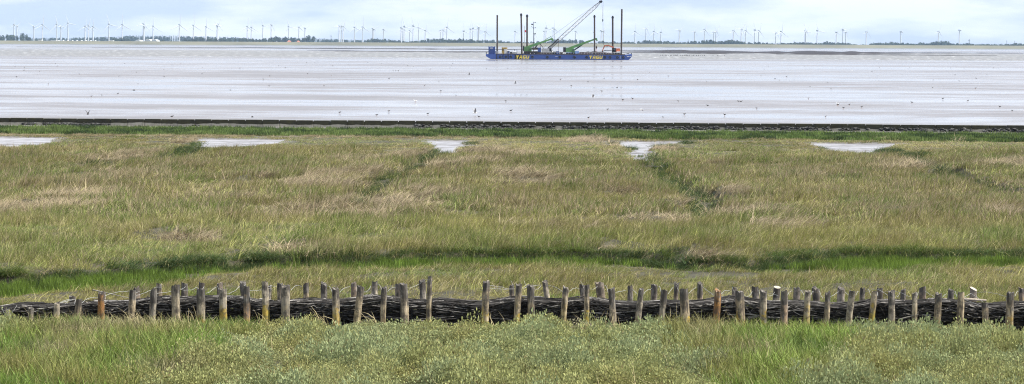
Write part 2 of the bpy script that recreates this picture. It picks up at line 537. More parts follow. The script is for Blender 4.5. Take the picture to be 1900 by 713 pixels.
# ------------------------------------------------------------------ far dike and land
m_dike = plain('dike_grass', (.14, .13, .08), .9, .22, .012)
m_rev = plain('dike_stone', (.16, .165, .175), .8, .3, .02)
xs = np.linspace(-2600, 2600, 131)
prof = [(0, -.6, 0), (7, .55, 0), (9, .6, 1), (16, 1.3, 1), (52, 6.25, 1), (58, 6.25, 1), (90, .6, 1)]
V = []; 
for x in xs:
    for (dy, z, _) in prof: V.append((x, DIKE_Y + dy + 12 * math.sin(x * .002), z + .12 * (vnoise(np.array(x * .02), np.array(0.), 4) - .5) * (z > 5)))
n = len(prof); Fa = []; Fb = []
for i in range(len(xs) - 1):
    for j in range(n - 1):
        q = (i * n + j, (i + 1) * n + j, (i + 1) * n + j + 1, i * n + j + 1)
        (Fb if j < 2 else Fa).append(q)
dk = link_np('dike', V, Fa, m_dike, True)
tag(dk, 'long low grassy sea dike closing the view behind the water', 'dike', kind='structure')
rv = link_np('revetment', V, Fb, m_rev, True, dk)
land = link_np('land', [(-30000, DIKE_Y + 60, .5), (30000, DIKE_Y + 60, .5), (60000, 80000, .5), (-60000, 80000, .5)], [(0, 1, 2, 3)], m_dike)
tag(land, 'flat farmland behind the far dike', 'land', kind='structure')
sideg = link_np('ground', [(-900, -60, -.5), (-330, -60, -.5), (-330, 162, -.5), (-900, 162, -.5), (330, -60, -.5), (900, -60, -.5), (900, 162, -.5), (330, 162, -.5)], [(0, 1, 2, 3), (4, 5, 6, 7)], m_ground)
tag(sideg, 'flat marsh ground far to either side', 'ground', kind='structure')

# ------------------------------------------------------------------ seawall
m_wall, nt, b, o = mat('stained_concrete')
geo = N(nt, 'ShaderNodeNewGeometry')
sep = N(nt, 'ShaderNodeSeparateXYZ'); nt.links.new(geo.outputs['Position'], sep.inputs[0])
cm = N(nt, 'ShaderNodeMapping'); cm.inputs['Scale'].default_value = (.55, .2, .2)
nt.links.new(geo.outputs['Position'], cm.inputs['Vector'])
edge = math_(nt, 'ADD', sep.outputs['Z'], math_(nt, 'MULTIPLY', noise(nt, cm.outputs[0], 1.0, 5, .6), .34))
k = ramp(nt, math_(nt, 'ADD', edge, .5), [(.405, (0, 0, 0)), (.435, (1, 1, 1))])
oi = N(nt, 'ShaderNodeObjectInfo')
conc = ramp(nt, noise(nt, geo.outputs['Position'], 3, 6), [(.3, (.30, .28, .23)), (.7, (.46, .43, .36))])
alg = ramp(nt, noise(nt, geo.outputs['Position'], 2.3, 6, .7), [(.3, (.018, .017, .01)), (.6, (.045, .042, .018)), (.8, (.085, .08, .03))])
nt.links.new(mixc(nt, k, conc, alg), b.inputs['Base Color']); b.inputs['Roughness'].default_value = .85
WTOP = .0
wall = empty('seawall', (0, YW, -.5), 'long low stained concrete seawall of upright slabs before the water', 'seawall')
for i in range(-48, 49):
    if abs(i) > 40: continue
    x0 = i * 1.02 + .35
    dz = random.uniform(-.012, .012); dy = random.uniform(-.015, .015)
    if True:
        g = MB(); k0 = len(g.v); g.box((x0 + .022, -.13 + dy, -.95), (x0 + .998, .13 + dy, WTOP + dz))
        g.v = [(v[0], v[1] + float(wall_y(v[0])), v[2]) for v in g.v]
        g.build('panel', m_wall, wall, bevel=.012)
g = MB().box((-42, -.09, -.95), (42, .09, WTOP - .07)); g.v = [(v[0], v[1] + float(wall_y(v[0])), v[2]) for v in g.v]
g.build('core', m_wall, wall)

# dark stones heaped along its foot
m_stone = plain('dark_stone', (.026, .025, .024), .85, .55, 3, dirt=(.15, .15, .145))
s_ = MB()
for px in np.concatenate([np.arange(820, 1480, 1.6), np.arange(1440, 1535, 1.6), np.arange(1552, 1650, 1.5), np.arange(1660, 1790, 1.5), np.arange(1812, 1858, 1.5), np.arange(1865, 2050, 2), np.arange(30, 195, 1.7), np.arange(770, 800, 2), np.arange(355, 368, 3)]):
    X = float(ony(px, 230, 160)[0]); yw_ = float(wall_y(X))
    if vnoise(np.array(px * .08), np.array(2.), 6) < .28: continue
    r = random.uniform(.06, .13)
    z = -.42 + random.uniform(0, .2) * (1 if px > 700 else .55)
    s_.blob((X + random.uniform(-.03, .03), yw_ - .22 - (z < -.33) * .12 - random.uniform(0, .1), z), (r * random.uniform(.9, 1.5), r, r * .7), 7, 5, .25)
st = s_.build('stones', m_stone); tag(st, 'dark stones heaped along the foot of the concrete seawall', 'stones', kind='stuff')
# ------------------------------------------------------------------ vegetation
def leaf_mat(name, trans=.3, lo=.62, hi=1.4, attr=True, rough=.6, spec=.25, hue=None):
    m, nt, b, o = mat(name)
    geo = N(nt, 'ShaderNodeNewGeometry')
    at = N(nt, 'ShaderNodeAttribute', attribute_name='tint', attribute_type='INSTANCER')
    mr = N(nt, 'ShaderNodeMapRange'); mr.inputs['To Min'].default_value = lo; mr.inputs['To Max'].default_value = hi
    nt.links.new(geo.outputs['Random Per Island'], mr.inputs['Value'])
    vm = N(nt, 'ShaderNodeVectorMath', operation='SCALE')
    nt.links.new(at.outputs['Color'], vm.inputs[0]); nt.links.new(mr.outputs[0], vm.inputs['Scale'])
    c = vm.outputs[0]
    if hue:      # some blades in a second, dry colour
        k = ramp(nt, math_(nt, 'FRACT', math_(nt, 'MULTIPLY', geo.outputs['Random Per Island'], 7.31)), [(1 - hue[1], (0, 0, 0)), (1 - hue[1] + .02, (1, 1, 1))])
        c = mixc(nt, k, c, hue[0])
    nt.links.new(c, b.inputs['Base Color']); b.inputs['Roughness'].default_value = rough
    b.inputs['Specular IOR Level'].default_value = spec
    t = N(nt, 'ShaderNodeBsdfTranslucent'); nt.links.new(c, t.inputs['Color'])
    mx = N(nt, 'ShaderNodeMixShader'); mx.inputs[0].default_value = trans
    nt.links.new(b.outputs[0], mx.inputs[1]); nt.links.new(t.outputs[0], mx.inputs[2]); nt.links.new(mx.outputs[0], o.inputs[0])
    return m


def blades(n, rad, h, wid, lean, seg=3, az=1.2, curl=1.8, rng=RNG):
    """a tuft of curved blades leaning towards +x"""
    V = []; Fq = []
    for i in range(n):
        r = rad * math.sqrt(rng.random()); a = rng.random() * 6.283
        bx, by = r * math.cos(a), r * math.sin(a)
        H = rng.uniform(*h); w = wid * rng.uniform(.6, 1.3)
        la = rng.normal(0, az); L = rng.uniform(*lean)
        dx, dy = math.cos(la), math.sin(la)
        wa = rng.random() * 3.14159; wx, wy = math.cos(wa) * w / 2, math.sin(wa) * w / 2
        k = len(V)
        for j in range(seg + 1):
            t = j / seg
            bend = L * t ** (curl - 1) 
            hx = H * t * math.sin(bend); hz = H * t * math.cos(bend)
            q = (1 - t) ** .6 if j < seg else .12
            V.append((bx + dx * hx - wx * q, by + dy * hx - wy * q, hz)); V.append((bx + dx * hx + wx * q, by + dy * hx + wy * q, hz))
        for j in range(seg): Fq.append((k + 2 * j, k + 2 * j + 1, k + 2 * j + 3, k + 2 * j + 2))
    return np.array(V), np.array(Fq)


def bush(n, rad, hgt, leaf, rng=RNG):
    """low mound of small fleshy leaves"""
    V = []; Fq = []
    for i in range(n):
        a = rng.random() * 6.283; r = rad * math.sqrt(rng.random())
        top = hgt * (1 - (r / rad) ** 2 * .6)
        z = top * rng.uniform(.25, 1.08)
        d = np.array([math.cos(a) * .6 * r / rad + rng.normal(0, .35), math.sin(a) * .6 * r / rad + rng.normal(0, .35), rng.uniform(.3, 1.2)]); d /= np.linalg.norm(d)
        u = np.cross(d, rng.normal(0, 1, 3)); u /= np.linalg.norm(u)
        c = np.array([r * math.cos(a), r * math.sin(a), z]); L = leaf * rng.choice([.55, .8, 1.0, 1.35]); w = L * .38
        k = len(V)
        V += [c, c + d * L * .5 + u * w, c + d * L, c + d * L * .5 - u * w]
        Fq.append((k, k + 1, k + 2, k + 3))
    return np.array(V), np.array(Fq)


def variants(name, mk, m, n):
    c = bpy.data.collections.new(name)
    for i in range(n):
        V, Fq = mk(i)
        o = bpy.data.objects.new(name, mesh_np(name, V, Fq, m)); c.objects.link(o)
    return c


def scatter(name, coll, nv, pos, rot, scl, tint, label, cat, var=None):
    n = len(pos)
    me = bpy.data.meshes.new(name); me.vertices.add(n); me.vertices.foreach_set('co', np.asarray(pos, np.float32).ravel())
    def att(nm, ty, v, key):
        a = me.attributes.new(nm, ty, 'POINT'); a.data.foreach_set(key, np.ascontiguousarray(v).ravel())
    att('rot', 'FLOAT_VECTOR', rot.astype(np.float32), 'vector')
    att('scl', 'FLOAT_VECTOR', scl.astype(np.float32), 'vector')
    att('tint', 'FLOAT_VECTOR', tint.astype(np.float32), 'vector')
    att('pick', 'INT', (RNG.integers(0, nv, n) if var is None else var).astype(np.int32), 'value')
    o = bpy.data.objects.new(name, me); COL.objects.link(o)
    g = bpy.data.node_groups.new(name, 'GeometryNodeTree')
    g.interface.new_socket('Geometry', in_out='INPUT', socket_type='NodeSocketGeometry')
    g.interface.new_socket('Geometry', in_out='OUTPUT', socket_type='NodeSocketGeometry')
    gi = g.nodes.new('NodeGroupInput'); go = g.nodes.new('NodeGroupOutput')
    ip = g.nodes.new('GeometryNodeInstanceOnPoints'); ci = g.nodes.new('GeometryNodeCollectionInfo')
    ci.inputs['Collection'].default_value = coll; ci.inputs['Separate Children'].default_value = True; ci.inputs['Reset Children'].default_value = True
    def na(nm, ty):
        q = g.nodes.new('GeometryNodeInputNamedAttribute'); q.data_type = ty; q.inputs['Name'].default_value = nm
        return [s for s in q.outputs if s.enabled and s.name == 'Attribute'][0]
    g.links.new(gi.outputs[0], ip.inputs['Points']); g.links.new(ci.outputs[0], ip.inputs['Instance'])
    ip.inputs['Pick Instance'].default_value = True
    g.links.new(na('pick', 'INT'), ip.inputs['Instance Index'])
    g.links.new(na('rot', 'FLOAT_VECTOR'), ip.inputs['Rotation']); g.links.new(na('scl', 'FLOAT_VECTOR'), ip.inputs['Scale'])
    g.links.new(ip.outputs[0], go.inputs[0])
    md = o.modifiers.new('scatter', 'NODES'); md.node_group = g
    return tag(o, label, cat, kind='stuff')


def trap(n_per_m2, y0, y1, margin=2.5, k=.195):
    """random points over the strip of ground in view, with a margin to the sides"""
    A = k * (y1 ** 2 - y0 ** 2) + 2 * margin * (y1 - y0)
    n = int(A * n_per_m2)
    Y = RNG.uniform(y0, y1, n * 2); keep = RNG.random(n * 2) < (k * Y + margin) / (k * y1 + margin)
    Y = Y[keep][:n]
    X = RNG.uniform(-1, 1, len(Y)) * (k * Y + margin)
    return X, Y


def ell(px, py, L):
    m = np.zeros(px.shape)
    for cx, cy_, rx, ry in L:
        d = ((px - cx) / rx) ** 2 + ((py - cy_) / ry) ** 2
        m = np.maximum(m, np.exp(-d * 1.1))
    return m


YEL_P = [(1110, 377, 85, 6), (650, 333, 70, 5), (900, 430, 190, 22), (1500, 440, 160, 22), (1700, 470, 120, 14), (1480, 378, 60, 6), (1500, 290, 60, 6), (250, 262, 120, 4), (950, 272, 120, 5), (560, 285, 100, 6)]
GRN_P = [(100, 470, 170, 25), (330, 470, 150, 18), (240, 400, 150, 16), (560, 440, 110, 12), (1320, 285, 130, 10), (1850, 300, 90, 14), (1270, 345, 40, 14), (730, 345, 40, 10), (690, 410, 60, 8), (1850, 440, 70, 14), (1350, 440, 90, 12), (560, 340, 40, 5), (1060, 300, 70, 10), (1430, 400, 60, 8), (1280, 400, 40, 10)]
C_GREEN = np.array([.125, .172, .034]); C_OLIVE = np.array([.225, .207, .07]); C_STRAW = np.array([.36, .28, .19])
C_YEL = np.array([.27, .26, .075]); C_DARK = np.array([.05, .082, .024]); C_LIME = np.array([.17, .255, .04])


def mixv(a, b, t): return a * (1 - t[:, None]) + b * t[:, None]


m_grass = leaf_mat('grass_blade', .3, .5, 1.42, hue=((.36, .28, .18), .14))
m_lush = leaf_mat('lush_blade', .35, .45, 1.55, hue=((.30, .28, .12), .07))
m_straw = leaf_mat('dry_grass', .2, .6, 1.35)
m_fresh = leaf_mat('fresh_shoots', .35, .6, 1.4)
m_fleshy = leaf_mat('fleshy_leaf', .25, .7, 1.14, rough=.8, spec=.08, hue=((.20, .17, .08), .08))

v_grass = variants('grass_tuft', lambda i: blades(26, .15, (.12, .29), .0105, (.2, 1.15), 3, 1.0), m_grass, 8)
v_far = variants('grass_tuft_far', lambda i: blades(26, .26, (.12, .31), .021, (.25, 1.2), 2, 1.0), m_grass, 8)
v_stalk = variants('grass_stalk', lambda i: blades(7, .2, (.26, .46), .010, (.3, 1.1), 3, .9), m_straw, 6)
v_lodge = variants('lodged_tuft', lambda i: blades(30, .25, (.3, .6), .016, (1.0, 1.42), 3, .7, 1.35), m_straw, 6)
v_bank = variants('bank_tuft', lambda i: blades(30, .16, (.22, .42), .013, (.4, 1.5), 3, 1.1), m_lush, 6)
v_shoot = variants('shoot_tuft', lambda i: blades(34, .14, (.12, .26), .014, (0, .3), 2, 3), m_fresh, 5)
v_strip = variants('strip_tuft', lambda i: blades(22, .24, (.09, .22), .04, (0, .3), 2, 3), m_fresh, 6)
v_bush = variants('bush_clump', lambda i: bush(340, .22, .2, .021), m_fleshy, 7)
v_tall = variants('tall_tuft', lambda i: blades(26, .16, (.18, .44), .015, (.15, 1.05), 3, 1.3), m_lush, 8)


def purslane_mask(px, py, X, Y):
    w = (fbm(X * .9, Y * .9, 11) - .5) * 150
    left = np.interp(py, [585, 600, 650, 690, 713, 800], [520, 480, 400, 340, 250, 120])
    right = np.interp(py, [585, 600, 650, 713, 800], [1150, 1190, 1275, 1320, 1350])
    a = np.minimum(px + w - left, right - px - w)
    l2 = np.interp(py, [585, 600, 620, 660, 713, 800], [1690, 1680, 1640, 1590, 1530, 1450])
    a = np.maximum(a, px + w * .7 - l2)
    a = np.maximum(a, 120 - px - w * .4 - np.abs(py - 605) * 3.2)
    return sstep(-25, 25, a)


# ---- near ground in front of the fence
X, Y = trap(46, 33.5, 44.35, 3.5)
fl_ = fields(X, Y); Z = ground_z(X, Y, fl_)
px, py = toimg(np.stack([X, Y, Z], -1))
pm = purslane_mask(px, py, X, Y)
pick = RNG.random(len(X))
isb = pick < pm
k = isb & (RNG.random(len(X)) < .3 + .75 * sstep(.3, .55, fbm(X * 2.2, Y * 1.6, 26)))
n = k.sum(); t1 = sstep(.4, .62, fbm(X[k] * 1.3, Y[k] * 1.3, 21)); t2 = sstep(.5, .72, fbm(X[k] * 2.6, Y[k] * 2.6, 22)) 
c = mixv(np.array([.335, .35, .145])[None], np.array([.31, .355, .18])[None], t1)
c = mixv(c, np.array([.35, .31, .11])[None], t2 * .45)
brown = ell(px[k], py[k], [(300, 703, 70, 10), (20, 690, 40, 25), (1350, 700, 30, 8)])
lav = ell(px[k], py[k], [(785, 612, 34, 4), (640, 600, 50, 4), (1085, 620, 26, 4), (1330, 663, 12, 3)])
c = mixv(c, np.array([.17, .13, .085])[None], brown * .9); c = mixv(c, np.array([.31, .27, .255])[None], np.minimum(1, lav * 1.3))
s = RNG.uniform(.75, 1.3, n) * (.75 + .5 * fbm(X[k] * 1.8, Y[k] * 1.8, 25))
hz = s * RNG.uniform(.8, 1.25, n) * (.4 + 1.25 * sstep(.3, .7, fbm(X[k] * 2.2, Y[k] * 1.6, 26))) * np.interp(Y[k], [41.8, 43.3], [1, .28])
scatter('sea_purslane', v_bush, 7, np.stack([X[k], Y[k], Z[k] - .03], -1), np.stack([RNG.normal(0, .15, n), RNG.normal(0, .15, n), RNG.uniform(0, 6.28, n)], -1), np.stack([s, s, hz], -1), c,
        'low pale grey green fleshy shrubs carpeting the ground in front of the fence', 'shrubs')

k = ~isb; n = k.sum()
t = fbm(X[k] * .8, Y[k] * .8, 31); st = ell(px[k], py[k], [(230, 610, 90, 8), (140, 640, 70, 7), (250, 622, 100, 6), (330, 700, 90, 8), (1310, 612, 70, 9), (100, 672, 60, 6), (1300, 640, 40, 6), (1400, 672, 70, 6), (320, 592, 80, 6)])
c = mixv(np.array([.135, .205, .036])[None], C_OLIVE[None], sstep(.42, .66, t) * .8); c = mixv(c, np.array([.17, .26, .045])[None], ell(px[k], py[k], [(390, 665, 90, 18), (230, 680, 90, 12), (40, 655, 50, 14), (1530, 640, 90, 14), (1440, 700, 80, 14)]) * .8); c = mixv(c, C_STRAW[None] * .8, np.minimum(1, st * .75)); c = mixv(c, C_DARK[None], sstep(.56, .72, fbm(X[k] * 1.5, Y[k] * 1.5, 33)) * .5)
s = RNG.uniform(.8, 1.25, n); low = np.interp(Y[k], [40, 42.3, 43.4, 44.3], [1.0, .8, .5, .36])
scatter('marsh_grass', v_tall, 8, np.stack([X[k], Y[k], Z[k] - .02], -1), np.stack([RNG.normal(0, .1, n), RNG.normal(0, .1, n), RNG.normal(2.2, 1.3, n)], -1), np.stack([s, s, s * low * (.65 + .6 * t)], -1), c,
        'lush green tall grass growing in front of the twig fence', 'grass')
st = ell(px, py, [(300, 600, 170, 14), (230, 618, 130, 8), (1300, 610, 70, 12), (330, 590, 120, 8), (1420, 600, 60, 8)])
k = RNG.random(len(X)) < .16 * st + .012; n = k.sum()
scatter('dry_grass', v_stalk, 6, np.stack([X[k], Y[k], Z[k]], -1), np.stack([RNG.normal(0, .15, n), RNG.normal(0, .15, n), RNG.normal(2.9, .8, n)], -1), np.tile(RNG.uniform(.7, 1.1, n)[:, None], 3), np.tile(np.array([.42, .35, .19]), (n, 1)) * RNG.uniform(.7, 1.2, (n, 1)),
        'thin straw coloured grass stalks bending over the green grass before the fence', 'grass')

# ---- marsh meadow behind the fence
PX, PY, PZ = [], [], []
out = {q: [] for q in ('grass', 'far', 'stalk', 'lodge', 'bank', 'shoot')}
for y0, y1, dens, key in ((45.6, 70, 30, 'grass'), (70, 100, 17, 'far'), (100, 146, 13, 'far')):
    X, Y = trap(dens, y0, y1, 3)
    fl_ = fields(X, Y); Z = ground_z(X, Y, fl_)
    px, py = toimg(np.stack([X, Y, Z], -1))
    (d0, s0) = fl_[0][0]
    dmin = np.min([d for d, s in fl_[0][1:]], axis=0); wob = fl_[2]
    pool = fl_[1]
    rnd = RNG.random(len(X))
    straw = np.minimum(1, ell(px, py, STRAW_P) * 1.25) * sstep(.3, .5, fbm(X * .9, Y * .5, 41))
    far_t = sstep(60, 110, Y)
    straw = np.maximum(straw, sstep(.58, .74, fbm(X * .3, Y * .16, 42)) * .58 * sstep(60, 68, Y))
    yel = np.maximum(ell(px, py, YEL_P), sstep(.58, .75, fbm(X * .25, Y * .12, 43)) * .6)
    grn = np.maximum(ell(px, py, GRN_P), sstep(.54, .72, fbm(X * .22, Y * .14, 44)) * .7)
    t = fbm(X * 1.1, Y * .7, 45)
    c = mixv(C_GREEN[None] * 1.05, C_OLIVE[None], np.clip(sstep(.3, .6, t) * .85 + .1, 0, 1))
    c = mixv(c, C_YEL[None], np.clip(yel, 0, 1) * .75); c = mixv(c, C_GREEN[None] * 1.1, np.clip(grn, 0, 1) * .8); c = mixv(c, C_STRAW[None] * .8, straw * .6)
    c = c * (.78 + .62 * fbm(X * 2.2, Y * 1.4, 46))[:, None]
    wide = np.interp(px, [0, 300, 420, 640, 760, 1080, 1160, 1450, 1560, 2000], [2.1, 1.6, .7, .5, 1.0, 1.0, .7, .9, 1.5, 1.6])
    incr = (d0 + wob * .35 < np.where(s0 > 0, .2, wide + .25)) & (Y < 70)
    inc2 = dmin + wob * .3 < .2
    wet = (pool > -.05) | incr | inc2
    strip = Y > 143.5
    short = (1 - .55 * sstep(122, 136, Y)) * (1 - .45 * sstep(-7, -2, pool))
    bare = ell(px, py, [(445, 507, 34, 7), (1340, 512, 100, 8), (0, 532, 14, 6)])
    G = (~wet) & (~strip) & (pool < -.45) & (bare < .5)
    # grass
    strong = sstep(.38, .56, fbm(X * .45, Y * .2, 81)) * np.interp(px, [0, 230, 300, 640, 700, 1000, 1180, 1230, 1480, 1540, 2000], [.6, .7, 1, 1, .45, .45, .6, 1, 1, .6, .6])
    bankn = ((d0 < .35 + .75 * strong) & (s0 > 0)) | ((dmin < .5) & (rnd < .55))
    gl = G & ~bankn & ~((straw > .55) & (rnd < .6))
    sc_ = RNG.uniform(.75, 1.25, len(X)) * (1 if key == 'grass' else 1.0)
    P3 = np.stack([X, Y, Z - .02], -1)
    rz = RNG.normal(.35, .75, len(X)) + (fbm(X * .12, Y * .08, 47) - .5) * 3
    rot = np.stack([RNG.normal(0, .08, len(X)), RNG.normal(0, .08, len(X)), rz], -1)
    hgt = sc_ * short * (.45 + 1.05 * sstep(.3, .7, fbm(X * .7, Y * .5, 48)))
    hgt = hgt * np.where((s0 < 0) & (Y < 70), np.where(d0 < wide + 1.5, .35, .65), 1)
    def put(q, kk, sx, sz, cc): out[q].append((P3[kk], rot[kk], np.stack([sx[kk], sx[kk], sz[kk]], -1), cc[kk]))
    put(key, gl, sc_, hgt, c)
    put('lodge', G & ~bankn & (straw > .42) & (rnd < .55), sc_, sc_ * RNG.uniform(.7, 1.3, len(X)), np.tile([.31, .25, .155], (len(X), 1)) * (.65 + .65 * RNG.random((len(X), 1))))
    stalkp = (.11 + .25 * yel) * (1 - .35 * far_t) * np.where(Y < 58, .6, 1)
    cs = mixv(np.tile([.36, .31, .17], (len(X), 1)), np.tile([.36, .36, .10], (len(X), 1)), RNG.random(len(X)))
    put('stalk', G & (rnd < stalkp) & (Y < 132) & ~((s0 < 0) & (d0 < wide + 3.2) & (Y < 70)), sc_ * (1 + .5 * far_t), sc_ * .85 * short, cs)
    # dark long grass hanging over creek banks
    DK = ell(px, py, [(345, 286, 26, 6), (368, 269, 12, 4), (1236, 318, 15, 6), (1214, 302, 12, 5), (800, 296, 16, 4), (785, 302, 18, 4), (690, 366, 18, 5), (668, 385, 20, 4), (1690, 290, 36, 3.5), (1650, 283, 30, 3), (1737, 317, 16, 4), (1762, 325, 20, 3), (1284, 374, 10, 4), (1303, 402, 14, 4),
                      (1150, 268, 22, 2), (1176, 276, 12, 4), (1228, 273, 30, 2.5), (1270, 266, 20, 2), (870, 268, 20, 3), (735, 332, 22, 3), (615, 396, 30, 4), (190, 308, 60, 4), (1820, 350, 30, 4), (100, 348, 20, 3), (1540, 276, 26, 2), (1280, 425, 14, 4)]) * (pool < -.05)
    bankn = bankn | (DK > .45)
    nb = ((G | ((DK > .45) & ~wet)) & bankn & ((s0 > 0) | (d0 > 2)))
    cb = np.tile(C_DARK, (len(X), 1)) * (.7 + .9 * RNG.random((len(X), 1)))
    cb = mixv(cb, np.tile(C_GREEN * .8, (len(X), 1)), sstep(.45, .65, fbm(X * .8, Y * .8, 49)) * (DK < .45) * (Y < 70)); cb = np.where((Y > 70)[:, None], cb * .8, cb)
    put('bank', nb, sc_ * (1 + .25 * (Y > 80)), sc_ * RNG.uniform(.7, 1.1, len(X)) * np.where(Y < 70, .62, 1) * (1 + .25 * (DK > .45)) * short ** .5, cb)
    # fresh shoots down in the creeks
    pn = fbm(X * .35, Y * .5, 50)
    lime = ell(px, py, [(60, 528, 280, 26), (880, 496, 230, 14), (1700, 491, 240, 16), (430, 500, 20, 4), (560, 494, 60, 5)])
    kk = (incr & (bare < .42) & (rnd < (.3 + 1.1 * lime) * sstep(.28, .5, fbm(X * .8, Y * 1.1, 72)))) | (inc2 & (rnd < .2) & (pool < -.2))
    cl = np.tile(C_LIME, (len(X), 1)) * (.35 + .7 * RNG.random((len(X), 1)) + .5 * (fbm(X * 1.2, Y * 1.2, 71)[:, None] - .5)); cl[inc2] = C_GREEN * .8
    put('shoot', kk, sc_, sc_ * RNG.uniform(.6, 1.0, len(X)), cl)
    kk = (Y < 66) & (s0 < 0) & (d0 < wide + 1.0) & (lime > .3) & (rnd < .8)
    put('shoot', kk, sc_, sc_ * .8, cl)
pl = np.array(CREEKS[0][0]); sg = RNG.integers(0, len(pl) - 1, 3400); tt = RNG.random(3400)
X = pl[sg, 0] + (pl[sg + 1, 0] - pl[sg, 0]) * tt; Y = pl[sg, 1] + (pl[sg + 1, 1] - pl[sg, 1]) * tt + RNG.uniform(.12, .8, 3400)
fl_ = fields(X, Y); Z = ground_z(X, Y, fl_); k = (fl_[0][0][1] > 0) & (np.abs(X) < .2 * Y + 2); X, Y, Z = X[k], Y[k], Z[k]; n = len(X)
cb = mixv(np.tile(C_DARK, (n, 1)) * (.6 + .8 * RNG.random((n, 1))), np.tile(C_GREEN * .85, (n, 1)), np.clip(.25 + sstep(.4, .6, fbm(X * .6, Y * .6, 49)), 0, 1) * sstep(-.15, .03, Z))
s = RNG.uniform(.45, .75, n)
out['bank'].append((np.stack([X, Y, Z - .02], -1), np.stack([RNG.normal(0, .1, n), RNG.normal(0, .1, n), RNG.normal(-.6, 1.2, n)], -1), np.stack([s, s, s * RNG.uniform(.6, 1.0, n)], -1), cb))
for q, nm, cl_, nv, lab, cat in (('grass', 'marsh_grass', v_grass, 8, 'olive green marsh grass in the meadow just behind the twig fence', 'grass'),
                           ('far', 'marsh_grass', v_far, 8, 'wind bent olive and tan marsh grass across the middle meadow', 'grass'),
                           ('stalk', 'dry_grass', v_stalk, 6, 'scattered pale seed stalks standing above the meadow grass', 'grass'),
                           ('lodge', 'dry_grass', v_lodge, 6, 'flattened pinkish straw patches lying in the meadow', 'grass'),
                           ('bank', 'bank_grass', v_bank, 6, 'dark long grass hanging over the creek banks', 'grass'),
                           ('shoot', 'creek_shoots', v_shoot, 5, 'bright lime green shoots growing along the creek bed', 'plants')):
    p, r_, s_, c_ = [np.concatenate([e[i] for e in out[q]]) for i in range(4)]
    scatter(nm, cl_, nv, p, r_, s_, c_, lab, cat)

# ---- green strip below the seawall, tan wrack line in front of it
X, Y = trap(17, 138, 166, 4)
u_ = wall_y(X) - Y; k = (u_ > 3.6) & (u_ < 18.5); X, Y, u_ = X[k], Y[k], u_[k]
Z = ground_z(X, Y); n = len(X)
dens = fbm(X * .5, Y * .3, 61)
k = (RNG.random(n) < .35 + dens) & (u_ > 5.8 + RNG.normal(0, .4, n)) & (u_ < 17 - 2.4 * (fbm(X * .22, Y * 0, 66) - .4))
X, Y, Z = X[k], Y[k], Z[k]; n = len(X)
c = mixv(np.array([[.11, .165, .042]]), np.array([[.035, .06, .02]]), sstep(.4, .65, fbm(X * 1.6, Y * .8, 62)))
c = mixv(c, np.array([[.15, .20, .06]]), sstep(.5, .7, fbm(X * .5, Y * .5, 63)) * .8)
c = c * RNG.uniform(.6, 1.35, (n, 1))
s = RNG.uniform(.7, 1.2, n)
scatter('cordgrass', v_strip, 6, np.stack([X, Y, Z], -1), np.stack([RNG.normal(0, .1, n), RNG.normal(0, .1, n), RNG.uniform(0, 6.28, n)], -1), np.stack([s, s, s * (.7 + .7 * fbm(X * .9, Y * .7, 64))], -1), c,
        'saturated green upright plants in the strip along the seawall', 'plants')
X, Y = trap(10, 142.4, 146.2, 4); Z = ground_z(X, Y); pool = fields(X, Y)[1]
k = (pool < -.3) & (RNG.random(len(X)) < .9 * sstep(.34, .52, fbm(X * .25, Y * .5, 65))); X, Y, Z = X[k], Y[k], Z[k]; n = len(X)
c = mixv(np.array([[.34, .27, .16]]), np.array([[.19, .17, .085]]), RNG.random(n))
s = RNG.uniform(.8, 1.3, n)
scatter('dry_grass', v_lodge, 6, np.stack([X, Y, Z - .02], -1), np.stack([np.zeros(n), np.zeros(n), RNG.normal(0, 1.0, n)], -1), np.stack([s, s, s * .5], -1), c,
        'tan line of dead straw in front of the green strip', 'straw')
# ------------------------------------------------------------------ brushwood fence
FRONT = [(14, 578, 14, 592, 10), (56.8, 571, 56.8, 592, 12), (104, 562, 103, 592, 12), (144.5, 555, 143.5, 601, 14), (189, 542, 189.5, 594, 12), (245, 540, 240, 594, 14), (284.5, 536, 285, 594, 14), (328, 530, 326, 596, 15), (375, 536, 373, 594, 15), (415.5, 537, 415, 600, 13), (457.5, 532, 456, 605, 12),
         (492, 524, 491.5, 602, 12), (532.6, 530.6, 530.4, 598, 15), (623.9, 535, 622.4, 596, 13), (668, 532, 662.9, 597, 14), (714.4, 533, 708.5, 594, 10), (749.3, 527, 748.6, 597, 14), (798.6, 513, 795.7, 599, 9), (901.7, 522.5, 901.7, 598, 14), (960.6, 527.7, 957, 598, 13),
         (985.6, 529, 990, 599, 13), (1051, 532.8, 1045, 599, 11), (1089.4, 529, 1090, 601, 10), (1135, 535, 1135, 600, 12.5), (1188.5, 537, 1183, 603, 12), (1233.3, 538.5, 1227, 608, 12), (1269.5, 537, 1268, 604, 16), (1330.5, 538.5, 1329.7, 602, 14), (1373, 540, 1373, 604, 16), (1418.5, 539, 1416.5, 603, 13),
         (1453, 541, 1453, 607, 15), (1497.7, 540.5, 1497.7, 602, 12), (1534, 543, 1532, 610, 12), (1582, 540.5, 1573.6, 614, 12), (1622, 540.5, 1617.5, 612, 12), (1655.5, 540.5, 1653, 609, 12), (1695.5, 543.5, 1695.5, 604, 11), (1743, 544, 1741, 604, 12), (1782, 542.8, 1782.7, 602, 14), (1828, 561, 1828, 602, 12), (1876, 542, 1875, 604, 14),
         (1926, 543, 1924, 606, 13), (1968, 541, 1968, 606, 13), (2012, 545, 2010, 606, 12)]
